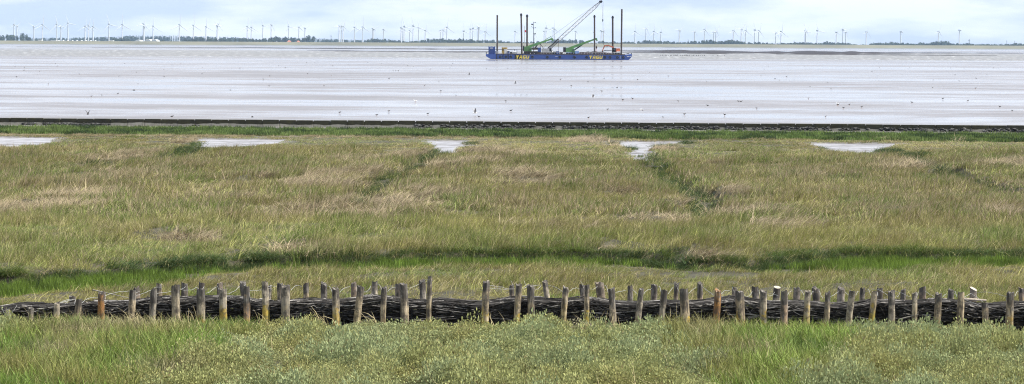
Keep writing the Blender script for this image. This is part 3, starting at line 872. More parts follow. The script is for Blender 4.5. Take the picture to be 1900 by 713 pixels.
BACK = [(135, 549, 0, 12), (190, 545, 0, 11), (253.5, 534, 0, 12), (293, 527, 2, 12), (340, 525.5, 1, 14), (373.5, 525, 0, 12), (406.7, 525, 0, 12), (451, 523, 1, 12), (499, 530, 0, 9), (520, 525, 2, 11), (566, 525.5, 1, 12), (599.6, 525.5, 3, 13), (654.8, 524, 1, 12), (693.8, 523, 1, 13), (740.5, 527, 0, 11), (783.6, 519.6, 0, 12), (949.5, 529, 0, 9),
        (1010, 521.8, 5, 11), (1081, 529, 0, 12), (1114.5, 524, 3, 15), (1168, 530.6, 0, 11), (1214.8, 528.5, 0, 12), (1254.4, 524.7, 0, 10), (1297.8, 524.7, 0, 11), (1361.4, 534, -1, 11), (1402, 533, 0, 13), (1443, 533, -2, 13), (1476.7, 534, 0, 15), (1515, 534, 2, 14), (1562, 534, 0, 14), (1599.5, 535, 0, 11), (1634, 535, 0, 11), (1674.7, 536, 1, 12),
        (1709.4, 533.5, 2, 15), (1763, 538, 0, 13), (1807, 536, 0, 13), (1896, 535, 0, 12), (1935, 536, 0, 12), (1985, 535, 0, 12)]

m_post, nt, b, o = mat('weathered_post')
tc = N(nt, 'ShaderNodeTexCoord'); oi = N(nt, 'ShaderNodeObjectInfo')
at = N(nt, 'ShaderNodeAttribute', attribute_name='u')       # 0 at the ground, 1 at the cut top
mpn = N(nt, 'ShaderNodeMapping'); mpn.inputs['Scale'].default_value = (26, 26, 4)
va = N(nt, 'ShaderNodeVectorMath', operation='ADD'); nt.links.new(tc.outputs['Object'], va.inputs[0])
cb = N(nt, 'ShaderNodeCombineXYZ'); nt.links.new(math_(nt, 'MULTIPLY', oi.outputs['Random'], 37.0), cb.inputs['Z']); nt.links.new(cb.outputs[0], va.inputs[1])
nt.links.new(va.outputs[0], mpn.inputs['Vector'])
grain = noise(nt, mpn.outputs[0], 1.0, 5, .65)
spot = noise(nt, va.outputs[0], 9.0, 4, .6)
wood = ramp(nt, grain, [(.34, (.05, .038, .025)), (.44, (.18, .142, .09)), (.56, (.38, .305, .195)), (.72, (.56, .47, .33))])
wood = mixc(nt, ramp(nt, oi.outputs['Random'], [(.0, (0, 0, 0)), (.35, (.0, .0, .0)), (.6, (.5, .5, .5)), (1, (.15, .15, .15))]), wood, (.30, .29, .26))
grey = ramp(nt, grain, [(.3, (.016, .014, .012)), (.5, (.06, .053, .045)), (.74, (.30, .275, .24))])
hz = math_(nt, 'ADD', at.outputs['Fac'], math_(nt, 'MULTIPLY', math_(nt, 'SUBTRACT', spot, .5), 1.15))
hz = math_(nt, 'ADD', hz, math_(nt, 'MULTIPLY', math_(nt, 'SUBTRACT', math_(nt, 'FRACT', math_(nt, 'MULTIPLY', oi.outputs['Random'], 9.7)), .66), .4))
ktop = ramp(nt, hz, [(.6, (0, 0, 0)), (.84, (1, 1, 1))])
c = mixc(nt, ktop, wood, grey)
lich = ramp(nt, spot, [(.3, (.36, .23, .035)), (.7, (.42, .36, .07))])
klow = ramp(nt, hz, [(.26, (1, 1, 1)), (.40, (0, 0, 0))])
klow = math_(nt, 'MULTIPLY', klow, ramp(nt, math_(nt, 'FRACT', math_(nt, 'MULTIPLY', oi.outputs['Random'], 5.3)), [(.2, (.15, .15, .15)), (.5, (.95, .95, .95))]))
c = mixc(nt, klow, c, lich)
blot = ramp(nt, noise(nt, va.outputs[0], 8.0, 6, .75), [(.48, (0, 0, 0)), (.58, (1, 1, 1))])
c = mixc(nt, math_(nt, 'MULTIPLY', blot, .75), c, (.055, .045, .035))
nt.links.new(c, b.inputs['Base Color']); b.inputs['Roughness'].default_value = .9
bp = N(nt, 'ShaderNodeBump'); bp.inputs['Strength'].default_value = .8; bp.inputs['Distance'].default_value = .012
nt.links.new(grain, bp.inputs['Height']); nt.links.new(bp.outputs[0], b.inputs['Normal'])
m_postb = m_post.copy(); m_postb.name = 'dark_brown_post'  # darker brown wood, used on most of the back row
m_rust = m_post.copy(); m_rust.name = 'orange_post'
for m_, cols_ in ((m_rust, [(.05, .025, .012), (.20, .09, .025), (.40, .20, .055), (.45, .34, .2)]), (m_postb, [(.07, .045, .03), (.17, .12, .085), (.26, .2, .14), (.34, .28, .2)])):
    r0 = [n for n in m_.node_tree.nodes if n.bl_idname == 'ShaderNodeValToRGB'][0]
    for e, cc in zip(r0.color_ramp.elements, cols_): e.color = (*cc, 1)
m_cut = plain('pale_post_top', (.40, .36, .29), .8, .3, 30)  # paler colour for the flat tops of a few back posts

fence = empty('brushwood_fence', (0, 44.6, 0), 'low fence of dark brushwood packed between two rows of weathered posts', 'fence')
FBASE = lambda px: 598 + px / 1900 * 9.0


def gz1(x, y): return float(ground_z(np.array([x]), np.array([y]))[0])


def post(top, bot, r, m, cut=False):
    n = 12; lv = 9
    top = np.array(top); bot = np.array(bot); bot = bot - (top - bot) / np.linalg.norm(top - bot) * .3
    H = np.linalg.norm(top - bot)
    V = []; U = []; ph = random.random() * 6
    slope = random.uniform(-.4, .4), random.uniform(-.4, .4)
    for i in range(lv + 1):
        t = i / lv; c = bot + (top - bot) * t
        bend = math.sin(t * 3.0 + ph) * r * .3
        for j in range(n):
            a = 6.2832 * j / n
            rr = r * (1.05 - .1 * t) * (1 + .10 * math.sin(2 * a + ph) + .26 * (float(vnoise(np.array(j * .9 + ph * 7), np.array(t * 5.), 3)) - .5))
            if i == lv: rr *= .97
            x, y = rr * math.cos(a), rr * math.sin(a)
            z = 0
            if i == lv: z = (x * slope[0] + y * slope[1]) + (0 if cut else random.uniform(-.03, .018))
            V.append((c[0] + x + bend, c[1] + y, c[2] + z)); U.append(max(0, (t * H - .3) / (H - .3)))
    Fq = [(i * n + j, i * n + (j + 1) % n, (i + 1) * n + (j + 1) % n, (i + 1) * n + j) for i in range(lv) for j in range(n)]
    V += V[lv * n:(lv + 1) * n]; U += [1] * n
    V.append(tuple(top + np.array([0, 0, .0 if cut else -.012]))); U.append(1)
    me = bpy.data.meshes.new('post')
    o0 = np.array(origin(fence)); b0 = bot.copy()
    me.from_pydata([tuple(np.array(v) - b0) for v in V], [], Fq + [((lv + 1) * n + j, (lv + 1) * n + (j + 1) % n, len(V) - 1) for j in range(n)])
    a = me.attributes.new('u', 'FLOAT', 'POINT'); a.data.foreach_set('value', np.array(U, np.float32))
    me.materials.append(m)
    if cut:
        me.materials.append(m_cut)
        for p in me.polygons:
            if len(p.vertices) == 3: p.material_index = 1
    me.polygons.foreach_set('use_smooth', np.array([len(p.vertices) == 4 for p in me.polygons]))
    ob = bpy.data.objects.new('post', me); COL.objects.link(ob); ob.parent = fence; ob.location = Vector(b0 - o0)
    return ob


ftops = []; btops = []
for (tx, ty, bx, by, w) in FRONT:
    B = onz(bx, FBASE(bx), 0.0)
    T = ony(tx, ty, B[1] + random.uniform(-.02, .03))
    rust = abs(tx - 1453) < 2 or abs(tx - 457.5) < 2 or abs(tx - 1330.5) < 2 or abs(tx - 189) < 2
    Bz = B.copy(); Bz[2] = gz1(B[0], B[1])
    ob = post(T, Bz, w * B[1] / F / 2 * 1.02, m_rust if rust else m_post)
    if rust: ob['label'] = 'orange stained post'
    ftops.append(T)
for (tx, ty, lean, w) in BACK:
    B = onz(tx + lean * 1.7, FBASE(tx), 0.0); B = B * np.array([1.02, 1.0, 1]); B[1] += 1.02
    B2 = ony(tx + lean * 1.7, 560, B[1])
    B2[2] = gz1(B2[0], B2[1])
    T = ony(tx, ty, B[1])
    cut = tx in (1709.4, 1807, 1443, 293)
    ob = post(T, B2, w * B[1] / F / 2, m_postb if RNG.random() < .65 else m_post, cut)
    if cut: ob['label'] = 'post with a pale flat top'
    btops.append(T)

# twigs
m_twig, nt, b, o = mat('brushwood_twigs')
geo = N(nt, 'ShaderNodeNewGeometry'); tc = N(nt, 'ShaderNodeTexCoord')
ri = geo.outputs['Random Per Island']
c = ramp(nt, ri, [(.0, (.014, .012, .010)), (.5, (.022, .02, .018)), (.7, (.05, .046, .042)), (.82, (.14, .13, .12)), (.93, (.30, .285, .265)), (1, (.42, .39, .35))])
g2 = noise(nt, tc.outputs['Object'], 6, 5, .7)
c = mixc(nt, ramp(nt, g2, [(.45, (0, 0, 0)), (.6, (1, 1, 1))]), c, (.016, .014, .012))
nt.links.new(c, b.inputs['Base Color']); b.inputs['Roughness'].default_value = .95


def twigs(n, zr, yr, rad, length, wild=1.0):
    V = []; Fq = []
    for _ in range(n):
        x = random.uniform(-11, 11.5); L = random.uniform(*length); th = random.gauss(0, .05 * wild)
        yy = random.uniform(*yr); zz = random.uniform(*zr); r = random.uniform(*rad)
        tilt = random.gauss(0, .045 * wild); a1, a2, p1 = random.gauss(0, .035), random.gauss(0, .04), random.random() * 6
        S = 7; k = len(V)
        pts = []
        for i in range(S):
            t = i / (S - 1)
            X = x + (t - .5) * L
            pxp = 950 + X / 44.5 * F
            base = onz(pxp, FBASE(pxp), 0.0)[1]
            hs = float(np.interp(pxp, [-160, 0, 40, 140, 240, 2100], [.35, .5, .62, .8, 1, 1])) * (1 + .1 * math.sin(X * 2.1) + .07 * math.sin(X * 5.3 + 1))
            z = zz * hs + (t - .5) * L * tilt + a1 * math.sin(t * 6 + p1) + a2 * math.sin(t * 11 + p1)
            top = .345 * hs + random.uniform(-.004, .012) * wild
            z = max(-.16, min(z, top))
            pts.append((X, base + .09 + yy + (t - .5) * L * th + a2 * .5 * math.cos(t * 8 + p1), z))
        for i, p in enumerate(pts):
            rr = r * (1 - .55 * i / (S - 1))
            for a in (0.4, 1.97, 3.54, 5.11):
                V.append((p[0], p[1] + rr * math.cos(a), p[2] + rr * math.sin(a)))
        for i in range(S - 1):
            for j in range(4):
                Fq.append((k + i * 4 + j, k + i * 4 + (j + 1) % 4, k + (i + 1) * 4 + (j + 1) % 4, k + (i + 1) * 4 + j))
        Fq.append((k, k + 1, k + 2, k + 3)); Fq.append((len(V) - 4, len(V) - 3, len(V) - 2, len(V) - 1))
    return V, Fq


V = []; Fq = []
for args in ((1150, (-.15, .34), (0, .14), (.006, .015), (.7, 2.4)), (700, (.29, .36), (0, .85), (.006, .015), (.8, 2.6)), (1100, (-.1, .36), (-.06, .3), (.0028, .0065), (.2, .7), 5.0), (800, (-.15, .3), (.1, .8), (.012, .022), (1, 2.5)), (60, (.1, .38), (-.02, .7), (.014, .024), (1.0, 2.2))):
    v, f_ = twigs(*args)
    k = len(V); V += v; Fq += [tuple(i + k for i in q) for q in f_]
org = np.array(origin(fence))
tw = link_np('brushwood', np.array(V) - org, Fq, m_twig, False, fence)
tag(tw, kind='stuff')
m_branch = plain('grey_branch', (.2, .185, .16), .9, .4, 8)
for (x0, y0, x1, y1, r, dy) in ((172, 538, 238, 553, .011, .2), (238, 553, 262, 560, .007, .2), (1700, 556, 1705, 545, .006, .5), (925, 556, 948, 549, .007, .7), (1098, 556, 1114, 551, .006, .6), (1668, 593, 1705, 583, .014, -.05), (1345, 557, 1354, 551, .008, .3)):
    A = ony(x0, y0, onz(x0, FBASE(x0))[1] + dy); B = ony(x1, y1, onz(x1, FBASE(x1))[1] + dy); MB().cyl(A, B, r, r * .5, 6).build('branch', m_branch, fence)
sl = MB()
A = ony(1786, 555, 45.0); B = ony(1830, 558, 45.0); sl.cyl(A, B, .026, .02, 8); sl.build('pale_branch', plain('pale_branch', (.36, .31, .25), .8, .3, 8), fence)

# wire laced between the two rows
m_wire = plain('zinc_wire', (.36, .36, .34), .45, .2, 4, .2)
bt = np.array(btops)


def lace(A, B, sag):
    pts = []
    for i in range(7):
        t = i / 6; p = A * (1 - t) + B * t
        p = p + np.array([0, 0, sag * math.sin(t * math.pi) + random.uniform(-.008, .008)]); pts.append(p)
    wv = MB()
    for p, q in zip(pts[:-1], pts[1:]): wv.cyl(p, q, .003, .003, 5)
    wv.build('wire', m_wire, fence, smooth=True)


for i, T in enumerate(ftops):
    r = FRONT[i][4] * .0044
    j = int(np.argmin(np.abs(bt[:, 0] - (T[0] + .22))))
    A = T + np.array([r, -.01, -.07]); B = bt[j] + np.array([-.05, -.02, -.07])
    if abs(B[0] - A[0]) < .7: lace(A, B, random.uniform(-.05, .05))
    else: lace(A, A + np.array([.09, .1, .15]), .01)
    j = int(np.argmin(np.abs(bt[:, 0] - (T[0] - .22))))
    A = T + np.array([-r, -.01, -.08]); B = bt[j] + np.array([.05, -.02, -.06])
    if abs(B[0] - A[0]) < .7 and random.random() < .8: lace(A, B, random.uniform(-.04, .09))
    else: lace(A, A + np.array([-.06, .05, .14]), .01)
# ------------------------------------------------------------------ barge and what stands on it
YB = 889.0
S = YB / F                                    # metres per photo pixel at the barge


def bp_(px, py, dy=0.0):
    return ony(px, py, YB + dy) if False else ony(px, py, YB) * np.array([1, 0, 1]) + np.array([0, YB + dy, 0])


def q(px, py):
    p = bp_(px, py); return (p[0], p[2])


m_blue = plain('blue_hull_paint', (.03, .075, .30), .45, .12, .2)
m_blue2 = plain('blue_container_paint', (.025, .065, .25), .5, .2, .6)
m_dark = plain('dark_rusty_steel', (.075, .055, .045), .8, .35, .8)
m_black = plain('black_rubber', (.025, .025, .027), .7, .3, 2)
m_yel = plain('yellow_lettering', (.80, .62, .06), .5, .12, 1)
m_white = plain('white_paint', (.75, .75, .73), .5, .12, 1)
m_ylw = plain('yellow_cabin_paint', (.62, .42, .08), .55, .2, 1)
m_grey = plain('grey_machine_paint', (.30, .31, .32), .6, .25, 1)
m_green = plain('green_crane_paint', (.10, .245, .07), .45, .2, .6)
m_orange = plain('orange_machine_paint', (.60, .16, .06), .5, .25, .8)
m_mound = plain('dark_wet_spoil', (.028, .02, .022), .9, .5, .7)
m_steel = plain('pale_steel', (.42, .43, .44), .5, .2, 1)
m_glass = plain('dark_window', (.04, .05, .06), .15, .2, 1)
m_pile = plain('brown_steel_pile', (.065, .05, .042), .75, .35, .5, dirt=(.12, .085, .06))
m_red = plain('red_flag_cloth', (.6, .06, .08), .8, .1, 1)
m_lblue = plain('pale_blue_paint', (.20, .32, .62), .5, .15, 1)

c0 = bp_(1037, 111)
barge = empty('work_barge', (c0[0], YB + 7, WATER), 'long blue work barge with yellow lettering floating on the pale water', 'barge')
hull = MB().prism([q(901.5, 100.8), q(902, 104.8), q(911, 110.2), q(911, 113), q(1166.5, 114), q(1166.5, 111.4), q(1172.3, 105.8), q(1172.3, 100.4), q(1169, 101.8), q(906, 100.8)], YB, YB + 14).build('hull', m_blue, barge)
MB().prism([q(911, 110.0), q(910.5, 109.9), q(910.5, 113), q(1166, 114), q(1166.8, 111.2)], YB - .05, YB + 14.05).build('waterline_band', m_black, barge)
MB().prism([q(920.5, 99.9), q(920.5, 101), q(1160, 102.2), q(1160, 101.0)], YB - .12, YB + 14.12).build('rubbing_strake', m_dark, barge)
for x in (921.6, 933.2, 943.0, 955.6):
    a = q(x - .75, 101); b_ = q(x + .75, 110.3); MB().box((a[0], YB - .08, b_[1]), (b_[0], YB - .002, a[1])).build('hull_frame', m_black, barge)
for x in (928.3, 938.7, 948, 988, 1015.4, 1038.8, 1065.8, 1088.7, 1122.3, 1131.9, 1145.7, 1156.5):
    p = bp_(x, 105.6 + (x - 928) * .0045)
    MB().ring((p[0], YB - .14, p[2]), .31, .16).build('tyre_fender', m_black, barge, smooth=True)
GL = {'T': [[(0, .70), (1.05, .70), (1.05, 1), (0, 1)], [(.34, 0), (.70, 0), (.70, .699), (.34, .699)]],
      'A': [[(0, 0), (.27, 0), (.52, 1), (.30, 1)], [(.30, .17), (.74, .17), (.71, .42), (.37, .42)], [(.525, .74), (.70, .74), (.70, 1), (.525, 1)], [(.745, 0), (1.02, 0), (.93, 1), (.705, 1)]],
      'G': [[(.0, .06), (.3, .06), (.3, .94), (0, .94)], [(.301, 0), (.99, 0), (.99, .26), (.301, .26)], [(.301, .74), (1, .74), (1, 1), (.301, 1)], [(.71, .261), (.99, .261), (.99, .52), (.71, .52)], [(.5, .36), (.709, .36), (.709, .52), (.5, .52)]],
      'U': [[(0, .05), (.3, .05), (.3, 1), (0, 1)], [(.301, 0), (.74, 0), (.74, .27), (.301, .27)], [(.741, .05), (1.03, .05), (1.03, 1), (.741, 1)]]}
for x0, x1, yt, yb in ((956.8, 982.4, 103.1, 109.0), (1092.8, 1118.4, 103.5, 109.4)):
    wl = (x1 - x0) / 4
    for i, ch in enumerate('TAGU'):
        g = MB()
        for pol in GL[ch]:
            pts = []
            for (u, v) in pol:
                px = x0 + wl * i + (u * .82 + v * .14) * wl; py = yb - v * (yb - yt); pts.append(q(px, py))
            g.prism(pts, YB - .07, YB - .012)
        g.build('letter', m_yel, barge)
pnl = MB()
a = q(955.9, 102); b_ = q(968, 110.2); pnl.box((a[0], YB - .01, b_[1]), (b_[0], YB - .003, a[1])); pnl.build('dark_panel', m_black, barge)
sm = MB()
for x0, x1, y0, y1 in ((1162.6, 1163.2, 104.0, 104.9), (1163.7, 1164.6, 104.4, 105.9), (1165.1, 1165.5, 104.2, 105.9), (1166.0, 1166.8, 104.2, 105.9), (1168.0, 1168.4, 104.2, 105.9), (1168.8, 1169.3, 104.2, 105.9), (1169.8, 1171.2, 104.3, 105.7), (1030.5, 1031.2, 104.6, 105.8), (1031.6, 1034.5, 104.9, 105.4)):
    a = q(x0, y1); b_ = q(x1, y0); sm.box((a[0], YB - .05, a[1]), (b_[0], YB - .01, b_[1]))
sm.build('white_lettering', m_white, barge)
a = q(1150.8, 109); b_ = q(1151.6, 104); MB().box((a[0], YB - .06, a[1]), (b_[0], YB - .004, b_[1])).build('draught_mark', m_steel, barge)
MB().prism([q(1093.5, 102.0), q(1102, 102.0), q(1098, 99.8)], YB - .1, YB + .4).build('bracket', m_lblue, barge)
rl = MB()
for x in list(np.linspace(924, 956, 9)) + list(np.linspace(1004, 1150, 30)):
    A = bp_(x, 101, .3); B = bp_(x, 97.6, .3); rl.cyl(A, B, .035, .035, 5)
for a, b_ in ((1004, 1060), (1084, 1150)):
    rl.cyl(bp_(a, 97.8, .3), bp_(b_, 97.9, .3), .03, .03, 5)
rl.build('railing', m_steel, barge)
bol = MB()
for x in (902.3, 1163.5, 1165.2, 1166.8, 1171.8):
    bol.cyl(bp_(x, 101, .5), bp_(x, 97.0 if x < 910 else 98.6, .5), .11, .11, 7)
bol.build('bollard', m_black, barge)
# cargo well: dark coaming with spoil heaped inside
MB().prism([q(996, 101.4), q(1038, 101.6), q(1038, 97.2), q(1026, 97), q(996, 97.4)], YB + 3.0, YB + 10).build('coaming', m_dark, barge)
sp = empty('spoil_heap', (bp_(1108, 101)[0], YB + 6, bp_(1108, 101)[2]), 'long dark heap of wet spoil on the right half of the blue barge', 'spoil heap')
top = [(1070, 99.5), (1078, 97.0), (1090, 96.4), (1100, 96.0), (1112, 96.2), (1124, 97.4), (1134, 98.6), (1143, 100.4), (1150, 101.2)]
xs_ = np.linspace(1068, 1150, 60); V = []; nY = 9
for x in xs_:
    yt = np.interp(x, [t[0] for t in top], [t[1] for t in top]) 
    for j in range(nY):
        v = j / (nY - 1); h = math.sin(v * math.pi) ** .6
        yy = 101.9 + (yt - 101.9) * h * (.9 + .25 * float(vnoise(np.array(x * .4), np.array(v * 5.), 7)))
        p = bp_(x, yy, 1.2 + v * 10); V.append(p - np.array(origin(sp)))
Fq = [(i * nY + j, (i + 1) * nY + j, (i + 1) * nY + j + 1, i * nY + j + 1) for i in range(59) for j in range(nY - 1)]
link_np('spoil', V, Fq, m_mound, False, sp)


def thing(name, px, py, dy, label, cat, group=None):
    p = bp_(px, py, dy); return empty(name, p, label, cat, group)


def bx(mb, x0, y0, x1, y1, d0, d1):
    a = bp_(x0, y1); b2 = bp_(x1, y0); return mb.box((a[0], YB + d0, a[2]), (b2[0], YB + d1, b2[2]))


# blue container tower
t = thing('container', 912.3, 101, 2, 'tall blue steel container standing at the left end of the barge', 'container')
bx(MB(), 906.2, 87.0, 918.7, 101, .6, 6.5).build('body', m_blue2, t)
rb = MB()
for x in np.linspace(907, 918, 8): bx(rb, x - .25, 91, x + .25, 100.5, .48, .6)
rb.build('ribs', m_blue2, t)
for x in (906.9, 912.6, 918): bx(MB(), x - .7, 86.2, x + .7, 87.0, .6, 6.5).build('corner_cap', m_blue2, t)
bx(MB(), 909.3, 88.9, 914.8, 90.0, .52, .6).build('white_lettering', m_white, t)
# yellow cabin
t = thing('cabin', 936, 100.5, 3, 'yellow cabin with a pale door behind the first pile', 'cabin')
bx(MB(), 930.8, 88.8, 941.2, 100.8, 4, 8).build('body', m_ylw, t)
bx(MB(), 930.4, 88.2, 941.6, 88.9, 3.8, 8.2).build('roof', m_ylw, t)
bx(MB(), 935.8, 91.2, 940.6, 100.6, 3.85, 3.99).build('door', m_white, t)
bx(MB(), 931.8, 91.4, 934.2, 94, 3.88, 3.99).build('window', m_glass, t)
# deck gear
t = thing('winch', 953, 100.6, 3, 'low grey deck winch right of the yellow cabin', 'winch')
bx(MB(), 950, 97.6, 960, 100.9, 2.5, 5).build('base', m_grey, t)
MB().cyl(bp_(952, 97, 3), bp_(958, 97, 3), .35, .35, 12).build('drum', m_steel, t)
for x in (954.8, 959.2): bx(MB(), x - .4, 91.6, x + .4, 97.5, 3, 3.3).build('post', m_dark, t)
t = thing('deck_box', 943.5, 100.8, 3, 'small dark blue box on deck beside the yellow cabin', 'box')
bx(MB(), 941.4, 95.6, 945.4, 100.8, 2, 4).build('body', m_blue2, t); bx(MB(), 941.1, 95.1, 945.7, 95.6, 1.9, 4.1).build('lid', m_black, t)
t = thing('deck_box', 948, 100.8, 3, 'dark rusty box on deck left of the grey winch', 'box')
bx(MB(), 946, 97, 950, 100.8, 2, 4).build('body', m_dark, t); bx(MB(), 945.8, 96.5, 950.2, 97, 1.9, 4.1).build('lid', m_black, t)
t = thing('pile_collar', 922, 101, 2, 'low grey steel collar around the leftmost pile', 'collar')
bx(MB(), 918.9, 94.8, 924.6, 100.8, 1, 2.2).build('plate', m_grey, t); bx(MB(), 918.9, 94.8, 924.6, 100.8, 4.2, 5).build('plate', m_grey, t)

# six piles
for (xt, yt, xb, yb, w, cap, d, lab) in ((922.6, 28, 922.4, 101, 3.1, 0, 3.2, 'plain brown steel pile rising from the left end of the barge'),
                                         (967.0, 26.5, 968.4, 101, 3.1, 1, 1.0, 'capped brown pile just left of the left green crane'),
                                         (978.4, 28, 978.2, 101, 3.3, 1, 11, 'capped brown pile behind the left green crane'),
                                         (1103.2, 29.5, 1103.4, 101, 3.0, 1, 1.0, 'capped brown pile in front of the right green boom tip'),
                                         (1139.1, 30.5, 1139.3, 101, 3.3, 1, 11, 'capped brown pile beside the orange excavator arm'),
                                         (1154.2, 17, 1153.2, 102, 3.1, 0, 1.6, 'tallest plain brown pile near the right end of the barge')):
    t = thing('pile', xb, yb, d, lab, 'pile', 'steel piles standing up through the barge')
    A = bp_(xb, yb, d); B = bp_(xt, yt, d)
    MB().cyl(A, B, w * S / 2, w * S / 2, 14).build('shaft', m_pile, t, smooth=False)
    if cap:
        up = (Vector(B) - Vector(A)).normalized()
        MB().cyl(Vector(B) - up * .55, Vector(B) - up * .05, w * S * .68, w * S * .68, 14).build('collar', m_black, t)
        MB().cyl(Vector(B) + up * .0, Vector(B) + up * .28, w * S * .6, w * S * .35, 14).build('cap', m_black, t)

# masts
t = thing('signal_mast', 990.4, 101, 9, 'thin dark signal mast with short cross arms behind the left green boom', 'mast')
MB().cyl(bp_(990.6, 101, 9), bp_(990.2, 40, 9), .11, .06, 6).build('pole', m_black, t)
for (xa, xb_, y, r) in ((990, 994.2, 41.5, .05), (986.5, 990, 45.5, .05), (986, 990.5, 49, .05), (990, 994, 51.6, .05), (990, 994, 62.4, .05)):
    MB().cyl(bp_(xa, y, 9), bp_(xb_, y + (2.5 if y == 49 else 0), 9), r, r, 5).build('cross_arm', m_black, t)
MB().blob(bp_(987.8, 45, 9), (.38, .25, .22), 8, 6).build('lamp', m_black, t)
for x, y in ((994, 41.2), (994, 51.4), (993.8, 62.2), (990.4, 52.6)): MB().blob(bp_(x, y, 9), (.15, .15, .13), 6, 5).build('lamp', m_black, t)
t = thing('flag_pole', 973.7, 101, 10, 'grey pole with a small red flag between two brown piles', 'flag pole')
MB().cyl(bp_(973.8, 101, 10), bp_(973.5, 48, 10), .13, .07, 6).build('pole', m_steel, t)
fl_m = MB(); 
pts = [(973.9, 55.5), (976.4, 56.2), (976.6, 60.2), (974.0, 59.6)]
fl_m.prism([q(*p) for p in pts], YB + 9.98, YB + 10.02).build('flag', m_red, t)
MB().cyl(bp_(971.5, 57.2, 10), bp_(974, 57.2, 10), .05, .05, 5).build('cross_arm', m_steel, t)

# two green telescopic cranes
def tele(label, cw, house, boomA, boomB, hh, cyl_, truck, extra):
    t = thing('mobile_crane', (house[0] + house[2]) / 2, 100.9, 5, label, 'crane', 'green telescopic cranes on the barge deck')
    bx(MB(), cw[0], cw[1], cw[2], cw[3], 3.6, 6.8).build('counterweight', m_black, t)
    MB().prism([q(house[0], house[3]), q(house[0], house[1]), q(house[0] + (house[2] - house[0]) * .72, house[1] - .2), q(house[2], house[1] + 2.6), q(house[2], house[3] - .8)], YB + 3.8, YB + 6.6).build('body', m_green, t)
    a = bp_(house[2] - 3.6, house[3] - .5); b2 = bp_(house[2] - .8, house[1] + 2.4)
    MB().box((a[0], YB + 2.9, a[2]), (b2[0], YB + 3.79, b2[2])).build('cab', m_green, t)
    MB().box((a[0] + .08, YB + 2.84, a[2] + .3), (b2[0] - .08, YB + 2.89, b2[2] - .08)).build('cab_window', m_glass, t)
    A = Vector(bp_(*boomA, 5.2)); B = Vector(bp_(*boomB, 5.2)); M1 = A.lerp(B, .52); M2 = A.lerp(B, .78)
    bm_ = MB().beam(A, M1, hh, .9); bm_.build('boom', m_green, t)
    MB().beam(M1, M2, hh * .84, .75).build('boom_section', m_green, t)
    MB().beam(M2, B, hh * .68, .6).build('boom_section', m_green, t)
    hd = MB(); hd.cyl(B + Vector((.1, -.35, -.1)), B + Vector((.1, .35, -.1)), .38, .38, 12); hd.cyl(B + Vector((.35, -.3, -.5)), B + Vector((.35, .3, -.5)), .25, .25, 10); hd.build('boom_head', m_green, t)
    MB().cyl(bp_(*cyl_[0], 5.2), bp_(*cyl_[1], 5.2), .24, .17, 8).build('lift_cylinder', m_black, t)
    tr = MB(); bx(tr, truck[0], truck[1], truck[2], truck[3], 3.6, 6.8); tr.build('carrier', truck[4], t)
    for x in np.linspace(truck[0] + 2, truck[2] - 2, 5):
        p = bp_(x, truck[3] + .2); MB().cyl((p[0], YB + 3.3, p[2]), (p[0], YB + 3.75, p[2]), .5, .5, 12).build('wheel', m_black, t)
    extra(t)


def ex1(t):
    bx(MB(), 998.0, 88.6, 1004, 96.2, 3.2, 5.4).build('carrier_cab', m_blue2, t)
    bx(MB(), 1004.05, 90.2, 1005.2, 95.6, 3.25, 5.3).build('windscreen', m_white, t)
    MB().cyl(bp_(1003, 82, 4.6), bp_(1008.6, 89.8, 4.6), .1, .1, 6).build('strut', m_dark, t)
    MB().cyl(bp_(1002.4, 81.5, 4.6), bp_(1002.6, 88.6, 4.6), .1, .1, 6).build('strut', m_dark, t)
    MB().cyl(bp_(1012, 74, 5.2), bp_(1023, 67.6, 5.2), .11, .07, 6).build('jib', m_green, t)
    MB().cyl(bp_(1022.6, 67.2, 5.2), bp_(1023.6, 73, 5.2), .12, .1, 6).build('jib', m_green, t)
    MB().cyl(bp_(1023, 74, 5.2), bp_(1026.6, 71.4, 5.2), .11, .05, 6).build('jib', m_dark, t)
    bx(MB(), 984, 88.4, 999, 92.5, 4.2, 6).build('engine', m_dark, t)


def ex2(t):
    MB().cyl(bp_(1108.2, 74.5, 5.2), bp_(1108.0, 87, 5.2), .035, .035, 5).build('cable', m_black, t)
    MB().blob(bp_(1107.6, 88, 5.2), (.25, .2, .5), 8, 6).build('hook_block', m_dark, t)
    MB().cyl(bp_(1107.6, 90, 5.2), bp_(1106.8, 96, 5.2), .06, .06, 5).build('sling', m_orange, t)
    bx(MB(), 1067, 95.0, 1074.6, 99.8, 3.2, 5.6).build('carrier_cab', m_lblue, t)


tele('left green crane with its boom tip ending beside the lattice boom foot', (970.3, 85.2, 972.4, 95), (972.4, 86.6, 986.6, 96), (977.4, 88.4), (1024, 72.4), .80, ((990, 93), (999, 81.5)), (972, 95.4, 1004, 99.4, m_dark), ex1)
tele('right green crane with its boom tip behind a capped brown pile', (1045.6, 88.0, 1050.2, 97), (1050.3, 88.6, 1067, 98), (1056, 90.6), (1106.5, 72.2), .80, ((1067, 92.5), (1081, 83.6)), (1051, 97.4, 1075, 100.2, m_lblue), ex2)

# lattice boom crawler crane
t = thing('crawler_crane', 1017, 101, 8, 'crawler crane with a long white lattice boom rising above the barge', 'crane')
bx(MB(), 1006, 90.2, 1020, 96.4, 6.5, 10).build('body', m_steel, t)
bx(MB(), 1019.8, 89.6, 1024, 96, 6.5, 8).build('cab', m_black, t)
bx(MB(), 1005, 97, 1027, 100.8, 6, 7.4).build('crawler_track', m_black, t)
bx(MB(), 1005, 97, 1027, 100.8, 9.2, 10.6).build('crawler_track', m_black, t)
MB().cyl(bp_(1026, 101, 8), bp_(1024.5, 94, 8), .5, .25, 8).build('boom_foot', m_white, t)


